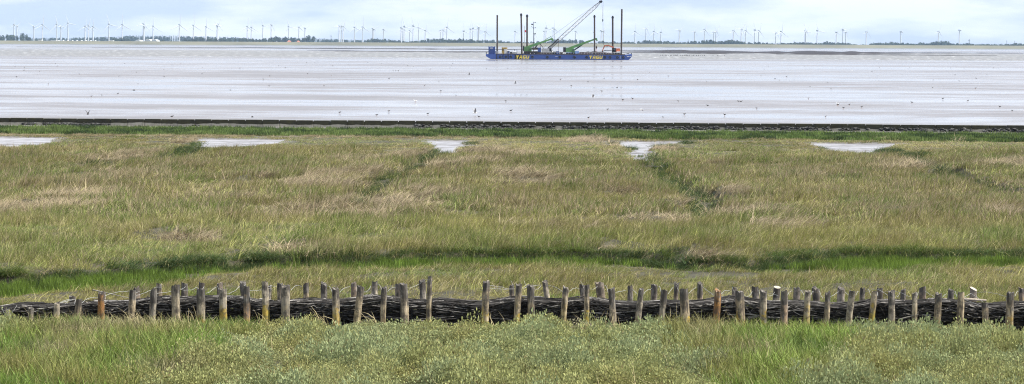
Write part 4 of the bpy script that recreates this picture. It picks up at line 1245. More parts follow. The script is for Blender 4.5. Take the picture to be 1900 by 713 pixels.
def lattice(A, B, hw, m, name, nb, r, par, taper=1.0):
    A = Vector(A); B = Vector(B); d = (B - A).normalized(); y = Vector((0, 1, 0)); n = d.cross(y).normalized()
    g = MB()
    def pt(t, i):
        sx, sy = ((-1, -1), (1, -1), (1, 1), (-1, 1))[i]
        k = hw * (1 + (taper - 1) * t)
        return A.lerp(B, t) + n * (sx * k) + y * (sy * k)
    for i in range(4): g.cyl(pt(0, i), pt(1, i), r * 1.35, r * 1.35, 6)
    ch = g
    h = MB()
    for k in range(nb):
        for i in range(4):
            j = (i + 1) % 4
            a, c = (i, j) if k % 2 else (j, i)
            h.cyl(pt(k / nb, a), pt((k + 1) / nb, c), r, r, 5)
    ch.build(name + '_chord', m[0], par); h.build(name + '_bracing', m[1], par)


lattice(bp_(1017.5, 92.5, 8), bp_(1036, 75.5, 8), .42, (m_black, m_dark), 'boom_base', 10, .055, t)
lattice(bp_(1036, 75.5, 8), bp_(1105.5, 12.3, 8), (.50), (m_grey, m_white), 'boom', 22, .075, t)
lattice(bp_(1105.5, 12.3, 8), bp_(1115.6, 3.2, 8), .50, (m_dark, m_steel), 'boom_top', 6, .055, t, .35)
hd = MB(); p = Vector(bp_(1117, 2.4, 8)); hd.cyl(p + Vector((0, -.4, 0)), p + Vector((0, .4, 0)), .42, .42, 12); hd.box((p.x - .7, p.y - .3, p.z - .35), (p.x + .2, p.y + .3, p.z + .3)); hd.build('boom_head', m_black, t)
lattice(bp_(1017, 90, 8), bp_(1035.6, 74.0, 8), .12, (m_black, m_black), 'gantry', 8, .04, t)
MB().cyl(bp_(1036.6, 101, 7), bp_(1036.4, 74, 7), .07, .07, 6).build('gantry_post', m_dark, t)
bx(MB(), 1033.2, 73.0, 1038.4, 74.4, 6.6, 7.6).build('platform', m_black, t)
pn = MB(); pn.cyl(bp_(1114.6, 3.4, 8), bp_(1066, 37, 8), .028, .028, 5); pn.cyl(bp_(1066, 37, 8), bp_(1026, 66.5, 8), .028, .028, 5); pn.cyl(bp_(1026, 66.5, 8), bp_(1008, 91, 8), .028, .028, 5); pn.build('pendant_line', m_dark, t)
cb_ = MB(); cb_.cyl(bp_(1118.2, 2.5, 8), bp_(1119.9, 36, 8), .028, .028, 5); cb_.cyl(bp_(1120.6, 2.5, 8), bp_(1120.2, 36, 8), .028, .028, 5); cb_.build('hoist_cable', m_dark, t)
MB().blob(bp_(1120, 37.6, 8), (.2, .2, .5), 8, 6).build('hook_block', m_black, t)
MB().cyl(bp_(1120.2, 39.5, 8), bp_(1121.2, 84, 8), .045, .045, 5).build('hoist_rope', m_dark, t)
# orange excavator
t = thing('excavator', 1146, 100.8, 6, 'orange excavator with a bent arm at the right end of the barge', 'excavator')
bx(MB(), 1143.6, 90.0, 1151.6, 97.6, 4.6, 7.2).build('body', m_orange, t)
bx(MB(), 1145, 95.4, 1151.4, 98.6, 4.4, 4.59).build('side_panel', m_white, t)
bx(MB(), 1138.6, 89.2, 1143.4, 97.4, 4.4, 6.2).build('cab', m_black, t)
bx(MB(), 1139.4, 90.2, 1142.4, 93.4, 4.33, 4.39).build('cab_window', m_glass, t)
bx(MB(), 1139, 98.4, 1152, 100.9, 4.2, 5.2).build('crawler_track', m_black, t); bx(MB(), 1139, 98.4, 1152, 100.9, 6.4, 7.4).build('crawler_track', m_black, t)
MB().beam(bp_(1140.5, 88.6, 6.6), bp_(1130, 84.6, 6.6), .42, .4).build('boom', m_orange, t)
MB().beam(bp_(1130.2, 84.7, 6.6), bp_(1123.2, 85.0, 6.6), .38, .4).build('boom', m_orange, t)
MB().beam(bp_(1123.6, 84.4, 6.6), bp_(1118.8, 94.4, 6.6), (.42, .24), .3).build('arm', m_orange, t)
MB().prism([q(1118.2, 94), q(1120.2, 94), q(1121.2, 97), q(1117.6, 97.2)], YB + 6.2, YB + 7.0).build('bucket', m_dark, t)
MB().cyl(bp_(1124.8, 85.8, 6.6), bp_(1130, 86.4, 6.6), .1, .1, 6).build('arm_cylinder', m_steel, t)
# small things between the cranes
for i, (x0, y0, x1, y1, m_, lab) in enumerate(((1026.6, 96.0, 1031.5, 101, m_black, 'black drum block right of the lattice boom foot'), (1032, 95.4, 1037.5, 101, m_blue2, 'dark blue crate below the gantry post'), (1038.5, 96.6, 1044.5, 101, m_dark, 'rusty crate left of the right green crane'), (1046.5, 97.6, 1050, 101, m_white, 'white bale beside the right green crane counterweight'))):
    t = thing('deck_crate', (x0 + x1) / 2, y1, 2, lab, 'crate'); bx(MB(), x0, y0 + .7, x1, y1, 1.2, 3.2).build('body', m_, t, bevel=.05); bx(MB(), x0 - .2, y0, x1 + .2, y0 + .65, 1.1, 3.3).build('lid', m_, t)
# ------------------------------------------------------------------ wind turbines
TURB = [(26.8, 46.8, 11, 0), (32.3, 48.8, 12, 40), (63.5, 50, 14, 180), (79.6, 46.8, 19, 5), (106, 46, 18, -12), (113.5, 51.3, 13, 50), (127, 43.6, 17, -20), (159, 49.7, 16, 3), (165, 47.8, 15, 12), (173.5, 50.3, 15, 0), (203, 45.6, 19, -17), (228, 46.8, 20, -3),
        (267, 45, 17, 18), (268.5, 50, 13, -60), (285, 49.3, 18, 2), (334, 46.8, 21, 5), (360, 47.8, 20, 2), (383.5, 50.7, 17, -3), (405.5, 46, 14, 25), (404, 49, 14, -40), (460, 50.3, 18, 3), (467.5, 51.5, 16, 0),
        (489, 48.4, 15, -20), (504.5, 47, 13, 30), (536.6, 50, 17, -20), (556, 51.6, 13, 12), (567, 52.8, 12, 180), (630.5, 49.3, 15, 30), (635, 48.8, 14, 35), (638, 49.7, 14, 15), (659, 51.6, 17, -5), (674, 51, 19, 2),
        (692.6, 54, 11, 0), (694.2, 54.4, 12, 180), (713, 56, 11, -8), (745.7, 52.6, 16, -3), (749, 54, 11, 40), (751.4, 50.3, 18, -20), (761.5, 58, 13, 12), (768, 49, 17, -18), (778, 52, 15, -15), (790.5, 57.3, 13, 3),
        (818.7, 58, 9, 8), (823.6, 57, 13, 15), (830.6, 51.6, 19, 3), (861.6, 58.5, 15, -10), (874, 54.7, 10, -10), (879, 53.5, 17, -20), (889.7, 51.6, 16, 180), (888.4, 54.7, 11, 0), (902, 60, 16, 3),
        (957.3, 59.3, 11, -5), (993, 63, 9, 30), (1011.3, 59, 11, -5), (1015, 53, 15, -18), (1028, 53, 17, 3), (1031, 55, 12, 45), (1069.6, 59.3, 11, 15), (1104, 61, 11, 45), (1117.3, 58, 11, 180), (1121, 59, 12, 12),
        (1179.6, 59.4, 16, -3), (1200, 53.5, 14, 33), (1214.6, 59.2, 16, -8), (1227.6, 60.7, 13, -12), (1262, 57, 14, 40), (1290.4, 59.4, 11, 35), (1308.8, 56.4, 15, 15), (1326, 60.7, 12, 15), (1330, 59, 13, 30), (1362.4, 58.3, 15, 15), (1377, 53.9, 16, 35), (1385, 58, 17, 5),
        (1402, 56.4, 16, -20), (1409.5, 58.3, 16, 15), (1441, 61, 13, 30), (1451, 59.4, 19, 5), (1495.7, 58.5, 16, -20), (1497, 59, 12, 30), (1518, 57.5, 17, -20), (1553.5, 61, 12, -8), (1565.7, 56, 10, -45), (1571, 60.4, 12, 45), (1609, 60.4, 13, 15),
        (1674, 60, 8, 10), (1743, 60, 13, 20), (1782.6, 57, 8, 45)]
m_tow, nt, b, o = mat('turbine_paint')
tcn = N(nt, 'ShaderNodeTexCoord')
nt.links.new(ramp(nt, noise(nt, tcn.outputs['Object'], .05, 3), [(.3, (.50, .53, .57)), (.7, (.58, .60, .63))]), b.inputs['Base Color']); b.inputs['Roughness'].default_value = .5
m_nac = plain('nacelle_grey', (.40, .43, .46), .5, .15, .2)
# one of each kind of part, one metre long where scaled
tow = MB().cyl((0, 0, 0), (0, 0, 1), 1, .62, 12)
BL = 1.0
bl = MB()
sec = [(0, .030, .030), (.06, .030, .028), (.2, .072, .022), (.5, .050, .014), (.8, .034, .008), (1.0, .014, .004)]
vs = []; fs = []
for (z, c_, th) in sec:
    for (x, y) in ((-c_ * .35, 0), (0, -th), (c_ * .65, 0), (0, th)): vs.append((x, y, z))
for i in range(len(sec) - 1):
    for j in range(4): fs.append((i * 4 + j, i * 4 + (j + 1) % 4, (i + 1) * 4 + (j + 1) % 4, (i + 1) * 4 + j))
fs.append((20, 21, 22, 23)); bl.add(vs, fs)
nac = MB().prism([(-.5, -.3), (.5, -.3), (.5, .3), (-.35, .42), (-.5, .2)], -.3, .3)
hub = MB().blob((0, 0, 0), (1, 1.3, 1), 10, 7)


def mesh_of(mb, name, m, smooth=False):
    me = bpy.data.meshes.new(name); me.from_pydata(mb.v, [], mb.f)
    bm = bmesh.new(); bm.from_mesh(me); bmesh.ops.recalc_face_normals(bm, faces=bm.faces); bm.to_mesh(me); bm.free()
    if smooth: me.polygons.foreach_set('use_smooth', np.ones(len(me.polygons), bool))
    me.materials.append(m); return me


me_tow = mesh_of(tow, 'tower', m_tow, True); me_bl = mesh_of(bl, 'blade', m_tow); me_nac = mesh_of(nac, 'nacelle', m_nac); me_hub = mesh_of(hub, 'hub', m_nac, True)
ORD = ['first', 'second', 'third', 'fourth', 'fifth', 'sixth', 'seventh', 'eighth', 'ninth', 'tenth', 'eleventh', 'twelfth', 'thirteenth', 'fourteenth', 'fifteenth', 'sixteenth', 'seventeenth', 'eighteenth', 'nineteenth', 'twentieth']
TURB.sort()
xsT = [t[0] for t in TURB]


def tlabel(i):
    x = xsT[i]
    if x < 250: return 'white wind turbine, %s counting from the left edge' % ORD[sum(1 for k in xsT if k < x)]
    if x < 420: return 'white wind turbine, %s from the left above the pale dome greenhouses and dark wood' % ORD[sum(1 for k in xsT if 250 <= k < x)]
    if x < 600: return 'white wind turbine, %s from the left around the two red roofed houses' % ORD[sum(1 for k in xsT if 420 <= k < x)]
    if x < 725: return 'white wind turbine, %s to the right of the two red roofed houses' % ORD[sum(1 for k in xsT if 600 <= k < x)]
    if x < 905: return 'white wind turbine, %s to the left of the barge end' % ORD[sum(1 for k in xsT if x < k < 905)]
    if x < 1175: return 'white wind turbine, %s from the left among those behind the barge' % ORD[sum(1 for k in xsT if 905 <= k < x)]
    if x < 1420: return 'white wind turbine, %s to the right of the barge end' % ORD[sum(1 for k in xsT if 1175 <= k < x)]
    return 'white wind turbine, %s counting from the right edge' % ORD[sum(1 for k in xsT if k > x)]


for i, (hx, hy, L, th) in enumerate(TURB):
    D = 5750 + random.uniform(-250, 350)
    s = D / F
    yaw = R(33) if hx < 1640 else R(64)             # rotors turned to the wind, well off our line of sight
    if hx in (1743,): yaw = R(33)
    Hb = ony(hx, hy, D)
    ang = R(th)
    far_ = math.cos(yaw)
    Lm = L * s * 1.06
    tip = Vector((math.sin(yaw), -math.cos(yaw), 0))         # towards which the rotor faces
    tx = Hb[0] - tip.x * 3.0; ty = Hb[1] - tip.y * 3.0
    rt = empty('wind_turbine', (tx, ty, .5), tlabel(i), 'wind turbine', 'white wind turbines standing behind the far dike')
    def part(nm, me, par, loc, sc, rot=(0, 0, 0)):
        ob = bpy.data.objects.new(nm, me); COL.objects.link(ob); ob.parent = par; ob.location = loc; ob.scale = sc; ob.rotation_euler = rot; return ob
    hz_ = Hb[2] - .5
    part('tower', me_tow, rt, (0, 0, 0), (1.5, 1.5, hz_))
    part('nacelle', me_nac, rt, tuple(tip * .4 + Vector((0, 0, hz_ + .6))), (5.6, 4, 3.9), (0, 0, yaw + math.pi / 2 + math.pi))
    h_ = part('hub', me_hub, rt, tuple(tip * 3.6 + Vector((0, 0, hz_))), (1.2, 1.2, 1.2), (0, 0, yaw))
    k = Lm / 1.2
    for j in range(3):
        part('blade', me_bl, h_, (0, 0, 0), (k, k, k), (0, ang + j * 2 * math.pi / 3, 0))

# ------------------------------------------------------------------ far trees
m_tree, nt, b, o = mat('far_foliage')
geo = N(nt, 'ShaderNodeNewGeometry'); oi = N(nt, 'ShaderNodeObjectInfo')
c = ramp(nt, geo.outputs['Random Per Island'], [(0, (.022, .036, .016)), (.6, (.045, .066, .026)), (1, (.085, .105, .045))])
hs = N(nt, 'ShaderNodeHueSaturation'); nt.links.new(c, hs.inputs['Color'])
nt.links.new(math_(nt, 'ADD', math_(nt, 'MULTIPLY', oi.outputs['Random'], .6), .7), hs.inputs['Value'])
nt.links.new(hs.outputs[0], b.inputs['Base Color']); b.inputs['Roughness'].default_value = .9
m_bark = plain('bark', (.08, .06, .045), .9, .3, 1)


def tree_mesh(kind, seed):
    rg = np.random.default_rng(seed); V = []; Fq = []; 
    def tri(p, s):
        k = len(V); a = rg.normal(0, 1, 3); a /= np.linalg.norm(a); bq = np.cross(a, rg.normal(0, 1, 3)); bq /= np.linalg.norm(bq)
        V.extend([p + a * s, p - a * s * .5 + bq * s * .87, p - a * s * .5 - bq * s * .87]); Fq.append((k, k + 1, k + 2))
    # trunk and limbs of unit height tree
    def limb(A, B, r0, r1):
        k = len(V); A = np.array(A, float); B = np.array(B, float)
        for P_, r in ((A, r0), (B, r1)):
            for j in range(5): V.append(P_ + np.array([r * math.cos(j * 1.2566), r * math.sin(j * 1.2566), 0]))
        for j in range(5):
            Fq.append((k + j, k + (j + 1) % 5, k + 5 + j)); Fq.append((k + (j + 1) % 5, k + 5 + (j + 1) % 5, k + 5 + j))
    limb((0, 0, 0), (0, 0, .5), .035, .022)
    if kind == 'conifer':
        for _ in range(420):
            z = rg.uniform(.12, 1); r = (1 - z) * .22 * (.6 + .4 * math.sin(z * 40)) + .01
            a = rg.random() * 6.283; r *= math.sqrt(rg.random())
            tri(np.array([r * math.cos(a), r * math.sin(a), z]), .045)
    else:
        lobes = []
        for _ in range(rg.integers(7, 11)):
            a = rg.random() * 6.283; r = rg.uniform(0, .34); z = rg.uniform(.38, .8); lobes.append((r * math.cos(a), r * math.sin(a), z, rg.uniform(.13, .24)))
            limb((0, 0, .3), (r * math.cos(a), r * math.sin(a), z), .016, .006)
        lobes.append((0, 0, .78, .21))
        for (x, y, z, s) in lobes:
            for _ in range(95):
                d = rg.normal(0, 1, 3); d /= np.linalg.norm(d); rr = s * (.55 + .5 * rg.random() ** .6)
                tri(np.array([x, y, z]) + d * rr * np.array([1, 1, .85]), .05 * rg.uniform(.6, 1.4))
    return mesh_np('tree', np.array(V), Fq, m_tree)


t_leaf = [tree_mesh('leaf', 100 + i) for i in range(7)]
t_con = [tree_mesh('conifer', 200 + i) for i in range(4)]
DT = lambda px: 76.2 + px / 1900 * 9.7                       # line of the dike top in the photo
SIL = [(-60, 65), (0, 66), (12, 64), (25, 65), (38, 66), (44, 61.5), (50, 64), (55, 69), (58, 74),
       ]
GROVES = [  # (label, group, control points of the tree tops, distance, crown width px, darker/nearer)
    ('dark leafy tree in the grove behind the dike at the left edge', 'trees of the dark grove at the left edge', [(-60, 65), (0, 66), (12, 64), (25, 65), (38, 66), (44, 61.5), (50, 64), (55, 69)], 4790, 9),
    ('low round tree beside the pale dome greenhouses', 'trees near the dome greenhouses', [(212, 70.5), (222, 70), (236, 71), (300, 74), (302, 74)], 4780, 9),
    ('dark bushy tree in front of the far wood left of the red roofed houses', 'dark trees before the wood', [(345, 72), (372, 70), (392, 71.5), (402, 71), (425, 72)], 4790, 9),
    ('leafy tree in the grove around the two red roofed houses', 'trees around the red roofed houses', [(438, 69), (452, 70), (470, 71.5), (494, 71), (503, 68.5), (512, 67), (520, 69.5), (530, 68), (540, 69), (551, 71.5), (562, 70)], 4900, 9),
    ('tall round tree right of the two red roofed houses', 'tall round trees by the red roofs', [(569, 67), (574, 65.5), (580, 68)], 4880, 11),
    ('round leafy tree in the treeline left of the barge', 'trees left of the barge', [(684, 73), (690, 70.5), (700, 71.5), (715, 71.8), (728, 74), (740, 74.5), (762, 77), (770, 76.5), (782, 74.5), (795, 72), (805, 71.5), (822, 71), (832, 72), (845, 73), (852, 71), (860, 71.3), (872, 73), (885, 74), (896, 73.5), (904, 74), (916, 73.5), (930, 75), (942, 77)], 5150, 9),
    ('dark round bush tree just behind the dike left of the barge', 'dark bush trees left of the barge', [(765, 76.5), (770, 76), (820, 76.5), (832, 74.5), (842, 73.5), (860, 74.5), (875, 73.5), (890, 75.5)], 4720, 9),
    ('leafy tree in the treeline behind the barge', 'trees behind the barge', [(944, 77.5), (960, 77), (985, 77), (998, 76), (1010, 77.5), (1024, 75), (1032, 73.5), (1044, 73), (1056, 72.8), (1070, 73), (1080, 74.5), (1086, 78), (1098, 79), (1112, 76), (1118, 75.4), (1128, 78), (1140, 77), (1150, 79), (1160, 77), (1166, 76.6), (1176, 79)], 5150, 9),
    ('leafy tree in the treeline right of the barge', 'trees right of the barge', [(1184, 77), (1195, 75), (1205, 74.5), (1215, 75.5), (1226, 76), (1238, 75.5), (1250, 77), (1262, 78), (1272, 78), (1282, 76), (1292, 75.8), (1304, 75), (1312, 73.6), (1320, 73.4), (1328, 76.5), (1340, 76), (1350, 73.6), (1358, 73), (1368, 74.5), (1376, 77), (1390, 78), (1400, 78), (1410, 77.6), (1422, 79), (1434, 81)], 5000, 9),
    ('leafy tree in the low treeline on the right half', 'trees of the low right treeline', [(1450, 79.5), (1462, 80), (1474, 78.5), (1484, 78.6), (1492, 78.4), (1502, 80), (1514, 80), (1528, 78), (1534, 76.2), (1540, 78), (1549, 79), (1555, 78.4), (1564, 79.2), (1574, 79.5), (1584, 82), (1600, 83.5)], 5100, 9),
    ('leafy tree in the treeline near the right edge', 'trees near the right edge', [(1614, 81), (1622, 79.3), (1634, 79.6), (1645, 78.5), (1656, 77.8), (1666, 79), (1676, 78.8), (1684, 79.8), (1700, 81.5), (1706, 79), (1714, 78.8), (1720, 80.5), (1728, 78.5), (1738, 76.4), (1746, 75.6), (1754, 75.8), (1760, 77), (1770, 80.6), (1776, 80), (1782, 82), (1793, 79.5), (1812, 83), (1832, 82), (1840, 82.5), (1856, 82), (1866, 81.4), (1876, 82), (1886, 79.8), (1894, 81), (1906, 81), (1930, 80)], 5050, 9)]
ntree = 0
for lab, grp, cps, D, wpx in GROVES:
    xs_ = [c_[0] for c_ in cps]; ys_ = [c_[1] for c_ in cps]
    x = xs_[0]
    pts = list(cps)
    for (xa, ya), (xb, yb) in zip(cps[:-1], cps[1:]):
        nmid = int((xb - xa) / 7.5) if xb - xa < 30 else 0
        for k in range(1, nmid + 1):
            t = k / (nmid + 1); pts.append((xa + (xb - xa) * t, ya + (yb - ya) * t + random.uniform(0, 1.6)))
    for (x, y) in pts:
        Dd = D + random.uniform(-60, 60)
        T = ony(x + random.uniform(-1, 1), y - .15, Dd); h = max(5.0, (T[2] - .5) / .98)
        w = wpx * Dd / F * random.uniform(.95, 1.35)
        ob = bpy.data.objects.new('tree', random.choice(t_leaf)); COL.objects.link(ob)
        ob.location = (T[0], Dd, .5); ob.scale = (w / .95, w / .95, h); ob.rotation_euler = (0, 0, random.uniform(0, 6.28))
        tag(ob, lab, 'tree', grp); ntree += 1
# far woods: too many trunks to count
m_wood = m_tree.copy(); m_wood.name = 'far_wood_foliage'
for lab, cps, D, step in (('far blue conifer wood with a jagged top behind the left turbines', [(40, 72), (60, 70.5), (130, 70.2), (180, 69), (225, 67.8), (240, 66.3), (330, 66.6), (365, 68), (400, 68), (430, 69.5), (470, 71)], 6400, 1.9),
                          ('far low blue wood right of the tall round tree', [(575, 71), (600, 72), (640, 73.6), (686, 75)], 6300, 1.9),
                          ('far low blue tree belt behind the right treelines', [(1180, 79), (1420, 80.5), (1500, 79), (1600, 83), (1700, 81), (1900, 82)], 6500, 3.0)):
    V = []; Fq = []; k = 0
    x = cps[0][0]
    while x < cps[-1][0]:
        y = np.interp(x, [c_[0] for c_ in cps], [c_[1] for c_ in cps]) + random.uniform(-.4, 1.3)
        Dd = D + random.uniform(-80, 80); T = ony(x, y, Dd); h = T[2]
        me = random.choice(t_con if random.random() < .6 else t_leaf); n = len(me.vertices)
        co = np.empty(n * 3, np.float32); me.vertices.foreach_get('co', co); co = co.reshape(-1, 3)
        ww = random.uniform(9, 13); a = random.uniform(0, 6.28)
        co = np.stack([(co[:, 0] * math.cos(a) - co[:, 1] * math.sin(a)) * ww + T[0], (co[:, 0] * math.sin(a) + co[:, 1] * math.cos(a)) * ww + Dd, co[:, 2] * h + .5], -1)
        lp = np.empty(len(me.loops), np.int32); me.loops.foreach_get('vertex_index', lp)
        V.append(co); Fq.append(lp.reshape(-1, 3) + k); k += n
        x += random.uniform(.6, 1.4) * step
    wo = link_np('woods', np.concatenate(V), np.concatenate(Fq), m_wood); tag(wo, lab, 'woods', kind='stuff')

# ------------------------------------------------------------------ buildings peeping over the dike
m_bwhite = plain('white_cladding', (.78, .78, .76), .6, .08, .1); m_brick = plain('red_roof_tiles', (.40, .17, .11), .8, .2, .2); m_bwall = plain('brick_wall', (.36, .2, .14), .85, .2, .2)
m_poly = plain('translucent_dome_sheet', (.55, .58, .60), .4, .12, .08)


def bq(px, py, D): p = ony(px, py, D); return (p[0], p[2])


def house(name, x0, x1, yr, D, lab, mr, mw, hip):
    L = bq(x0, yr, D); Rr = bq(x1, yr, D); zt = L[1]; ze = max(2.8, zt - (Rr[0] - L[0]) * hip)
    t = empty(name, ((L[0] + Rr[0]) / 2, D, .5), lab, 'house' if name == 'house' else 'building')
    mx_ = (L[0] + Rr[0]) / 2
    MB().box((L[0] + .3, D, .5), (Rr[0] - .3, D + 9, ze)).build('wall', mw, t)
    k = (Rr[0] - L[0]) * .3
    MB().add([(L[0], D - .4, ze), (Rr[0], D - .4, ze), (Rr[0], D + 9.4, ze), (L[0], D + 9.4, ze), (mx_ - k * .35, D + 4.5, zt), (mx_ + k * .35, D + 4.5, zt)],
             [(0, 1, 5, 4), (2, 3, 4, 5), (1, 2, 5), (3, 0, 4), (3, 2, 1, 0)]).build('roof', mr, t)
    return t


house('house', 530.2, 542, 74.8, 4720, 'wide red roofed house behind the dike, left one of two', m_brick, m_bwall, .45)
house('house', 549, 557.5, 75.4, 4720, 'small red roofed house behind the dike, right one of two', m_brick, m_bwall, .45)


def shed(x0, x1, yt, yb, D, lab, teeth=0):
    L = bq(x0, yt, D); Rr = bq(x1, yt, D)
    t = empty('shed', ((L[0] + Rr[0]) / 2, D, .5), lab, 'shed')
    MB().box((L[0], D, .5), (Rr[0], D + 12, L[1] - .6)).build('wall', m_bwhite, t)
    rf = MB().box((L[0] - .5, D - .5, L[1] - .6), (Rr[0] + .5, D + 12.5, L[1])).build('roof', m_bwhite, t)
    for i in range(teeth):
        xx = L[0] + (Rr[0] - L[0]) * (i + .5) / teeth; MB().box((xx - 1.2, D + 2, L[1]), (xx + 1.2, D + 4, L[1] + 1.1)).build('vent', m_bwhite, rf)


shed(94.5, 104, 75.2, 77, 4700, 'short white shed end left of the long white shed')
shed(104.5, 181, 75.7, 77.4, 4740, 'very long low white shed behind the dike below the left turbines', 9)
shed(71, 77, 74.0, 77, 4700, 'small white box building left of the long shed')
shed(203.5, 209.5, 74.8, 77, 4700, 'small white hut right of the long shed')
shed(0, 11, 75.4, 76.4, 4690, 'low white roof at the left edge under the dark grove')
for (cx, w, yt, lab) in ((274.5, 14, 73.0, 'left pale arched greenhouse dome on the dike line'), (286, 13.5, 73.4, 'right pale arched greenhouse dome on the dike line'), (256, 13, 74.3, 'faint low greenhouse arch left of the two pale domes')):
    D = 4720; t = empty('greenhouse', (bq(cx, 77, D)[0], D, .5), lab, 'greenhouse')
    zt = bq(cx, yt, D)[1]; rr = w / 2 * D / F; g = MB(); cxx = bq(cx, 77, D)[0]
    pts = [(cxx + rr * math.cos(a), .5 + (zt - .5) * math.sin(a) ** .8) for a in np.linspace(0, math.pi, 17)]
    g.prism(pts, D, D + 40).build('cover', m_poly, t, smooth=False)
    g2 = MB()
    for (p1, p2) in zip(pts[:-1], pts[1:]): g2.cyl((p1[0], D - .3, p1[1]), (p2[0], D - .3, p2[1]), .3, .3, 5)
    g2.build('arch_frame', m_bwhite, t)
m_mast = plain('mast_grey', (.2, .22, .24), .6, .1, .1)
for (x, y0, D, r, lab) in ((614.3, 64.5, 6500, .7, 'thin grey mast standing above the low wood'), (1798.4, 72.6, 5200, .75, 'thick dark mast near the right edge'), (1277, 72.5, 6500, .5, 'faint thin mast right of the barge between two turbines'), (1868, 75, 6500, .45, 'faint lattice mast near the right edge, left one'), (1882.5, 75.6, 6500, .45, 'faint lattice mast near the right edge, right one'), (1473.5, 75.5, 6500, .5, 'faint thin mast above the low right treeline')):
    T = ony(x, y0, D); t = empty('mast', (T[0], D, .5), lab, 'mast')
    MB().cyl((T[0], D, .5), (T[0], D, T[2]), r * 1.3, r * .8, 7).build('pole', m_mast, t); MB().cyl((T[0] - r * 3, D, T[2] * .85), (T[0] + r * 3, D, T[2] * .85), r * .4, r * .4, 5).build('cross_arm', m_mast, t)

# sheep on the dike, stakes in the water
m_wool = plain('sheep_wool', (.72, .70, .64), .9, .1, 2); m_face = plain('sheep_face', (.08, .07, .06), .9, .1, 2)
for (x, y) in ((22, 79.3), (42.5, 80.3), (102.5, 79.6), (115, 78.2), (233, 81.3)):
    w = ony(x, y, DIKE_Y + 36 + (80 - y) * 3); 
    zz = float(np.interp(w[1] - DIKE_Y, [16, 52], [1.3, 6.25]))
    t = empty('sheep', (w[0], w[1], zz), 'tiny white sheep grazing on the left part of the far dike', 'sheep', 'sheep on the far dike')
    MB().blob((w[0], w[1], zz + .75), (.75, .4, .45), 10, 7, .08).build('body', m_wool, t, smooth=True)
    MB().blob((w[0] + .8, w[1], zz + .85), (.25, .16, .2), 8, 6).build('head', m_face, t, smooth=True)
    for dx in (-.45, .45):
        for dy in (-.2, .2): MB().cyl((w[0] + dx, w[1] + dy, zz), (w[0] + dx, w[1] + dy, zz + .5), .07, .09, 6).build('leg', m_face, t)
m_stake = plain('black_stake', (.05, .045, .04), .9, .2, 3)
stx = [1225.5, 1229, 1232, 1235, 1236.5, 1240, 1244, 1246, 1249.5, 1252, 1253.5, 1255, 1257.5, 1263, 1265.5, 1267, 1269.5, 1271, 1273, 1274.5, 1276, 1278, 1280, 1284, 1286, 1287.5, 1291.5, 1293, 1296, 1299, 1303, 1307, 1323, 1332, 1344]
for x in stx:
    y = 102.7 + (x - 1225) * .006; p = onz(x, y + .7, WATER)
    h = random.uniform(.22, .55)
    ob = MB().cyl((p[0], p[1], WATER - .2), (p[0] + random.uniform(-.05, .05), p[1], WATER + h), .16, .11, 7).build('stake', m_stake, at=(p[0], p[1], WATER))
    tag(ob, 'short black stake in the row standing in shallow water right of the barge', 'stake', 'row of black stakes in the water right of the barge')

# ------------------------------------------------------------------ birds
m_bdark = plain('dark_plumage', (.05, .045, .042), .8, .3, 9); m_bwht = plain('white_plumage', (.8, .8, .78), .8, .05, 9); m_bgrey = plain('grey_plumage', (.28, .28, .29), .8, .2, 9); m_beak = plain('orange_beak', (.6, .22, .04), .5, .1, 9)


def skin(name, m, loops, seg=8):
    """one continuous body lofted through rings: (x, z, half height, half width)"""
    V = []; Fq = []
    for (x, z, a, bb) in loops:
        for j in range(seg):
            t = 6.2832 * j / seg; V.append((x, bb * math.cos(t), z + a * math.sin(t)))
    for i in range(len(loops) - 1):
        for j in range(seg): Fq.append((i * seg + j, i * seg + (j + 1) % seg, (i + 1) * seg + (j + 1) % seg, (i + 1) * seg + j))
    me = bpy.data.meshes.new(name); me.from_pydata(V, [], Fq + [tuple(range(seg))[::-1], tuple(range(len(V) - seg, len(V)))])
    me.polygons.foreach_set('use_smooth', np.ones(len(me.polygons), bool)); me.materials.append(m); return me


def bird_parts(m):
    standing = skin('bird', m, [(-.24, .20, .008, .02), (-.15, .20, .03, .04), (-.05, .19, .068, .06), (.05, .2, .07, .06), (.12, .235, .05, .045), (.15, .28, .028, .026), (.17, .315, .034, .03), (.2, .315, .022, .02), (.22, .312, .01, .01)])
    duck = skin('duck', m, [(-.26, .10, .01, .02), (-.18, .09, .045, .07), (-.05, .07, .08, .11), (.08, .075, .075, .1), (.15, .11, .05, .05), (.18, .17, .04, .035), (.21, .2, .045, .04), (.26, .195, .02, .03), (.31, .185, .008, .02)])
    flying = skin('gull', m, [(-.26, .0, .01, .03), (-.15, .0, .03, .04), (0, .0, .06, .055), (.12, .01, .045, .045), (.19, .02, .035, .032), (.23, .015, .012, .012), (.27, .008, .005, .005)])
    return standing, duck, flying


bm_ = {k: bird_parts(m) for k, m in (('d', m_bdark), ('w', m_bwht), ('g', m_bgrey))}
leg_me = mesh_of(MB().cyl((0, 0, 0), (0, 0, .14), .008, .009, 5).box((-.01, -.012, 0), (.04, .012, .006)), 'leg', m_beak)


def wing_me(m):
    me = bpy.data.meshes.new('wing')
    prof_ = [(0, .10, -.08, 0), (.22, .10, -.09, .04), (.38, .04, -.09, .02), (.58, -.09, -.12, -.04)]
    V = []
    for (y, xa, xb, z) in prof_: V += [(xa, y, z + .008), (xb, y, z + .004), (xb, y, z - .004), (xa, y, z - .008)]
    Fq = [(i * 4 + j, i * 4 + (j + 1) % 4, (i + 1) * 4 + (j + 1) % 4, (i + 1) * 4 + j) for i in range(3) for j in range(4)] + [(0, 1, 2, 3), (12, 13, 14, 15)]
    me.from_pydata(V, [], Fq); me.materials.append(m); return me


wm = {'d': wing_me(m_bdark), 'w': wing_me(m_bwht), 'g': wing_me(m_bgrey)}


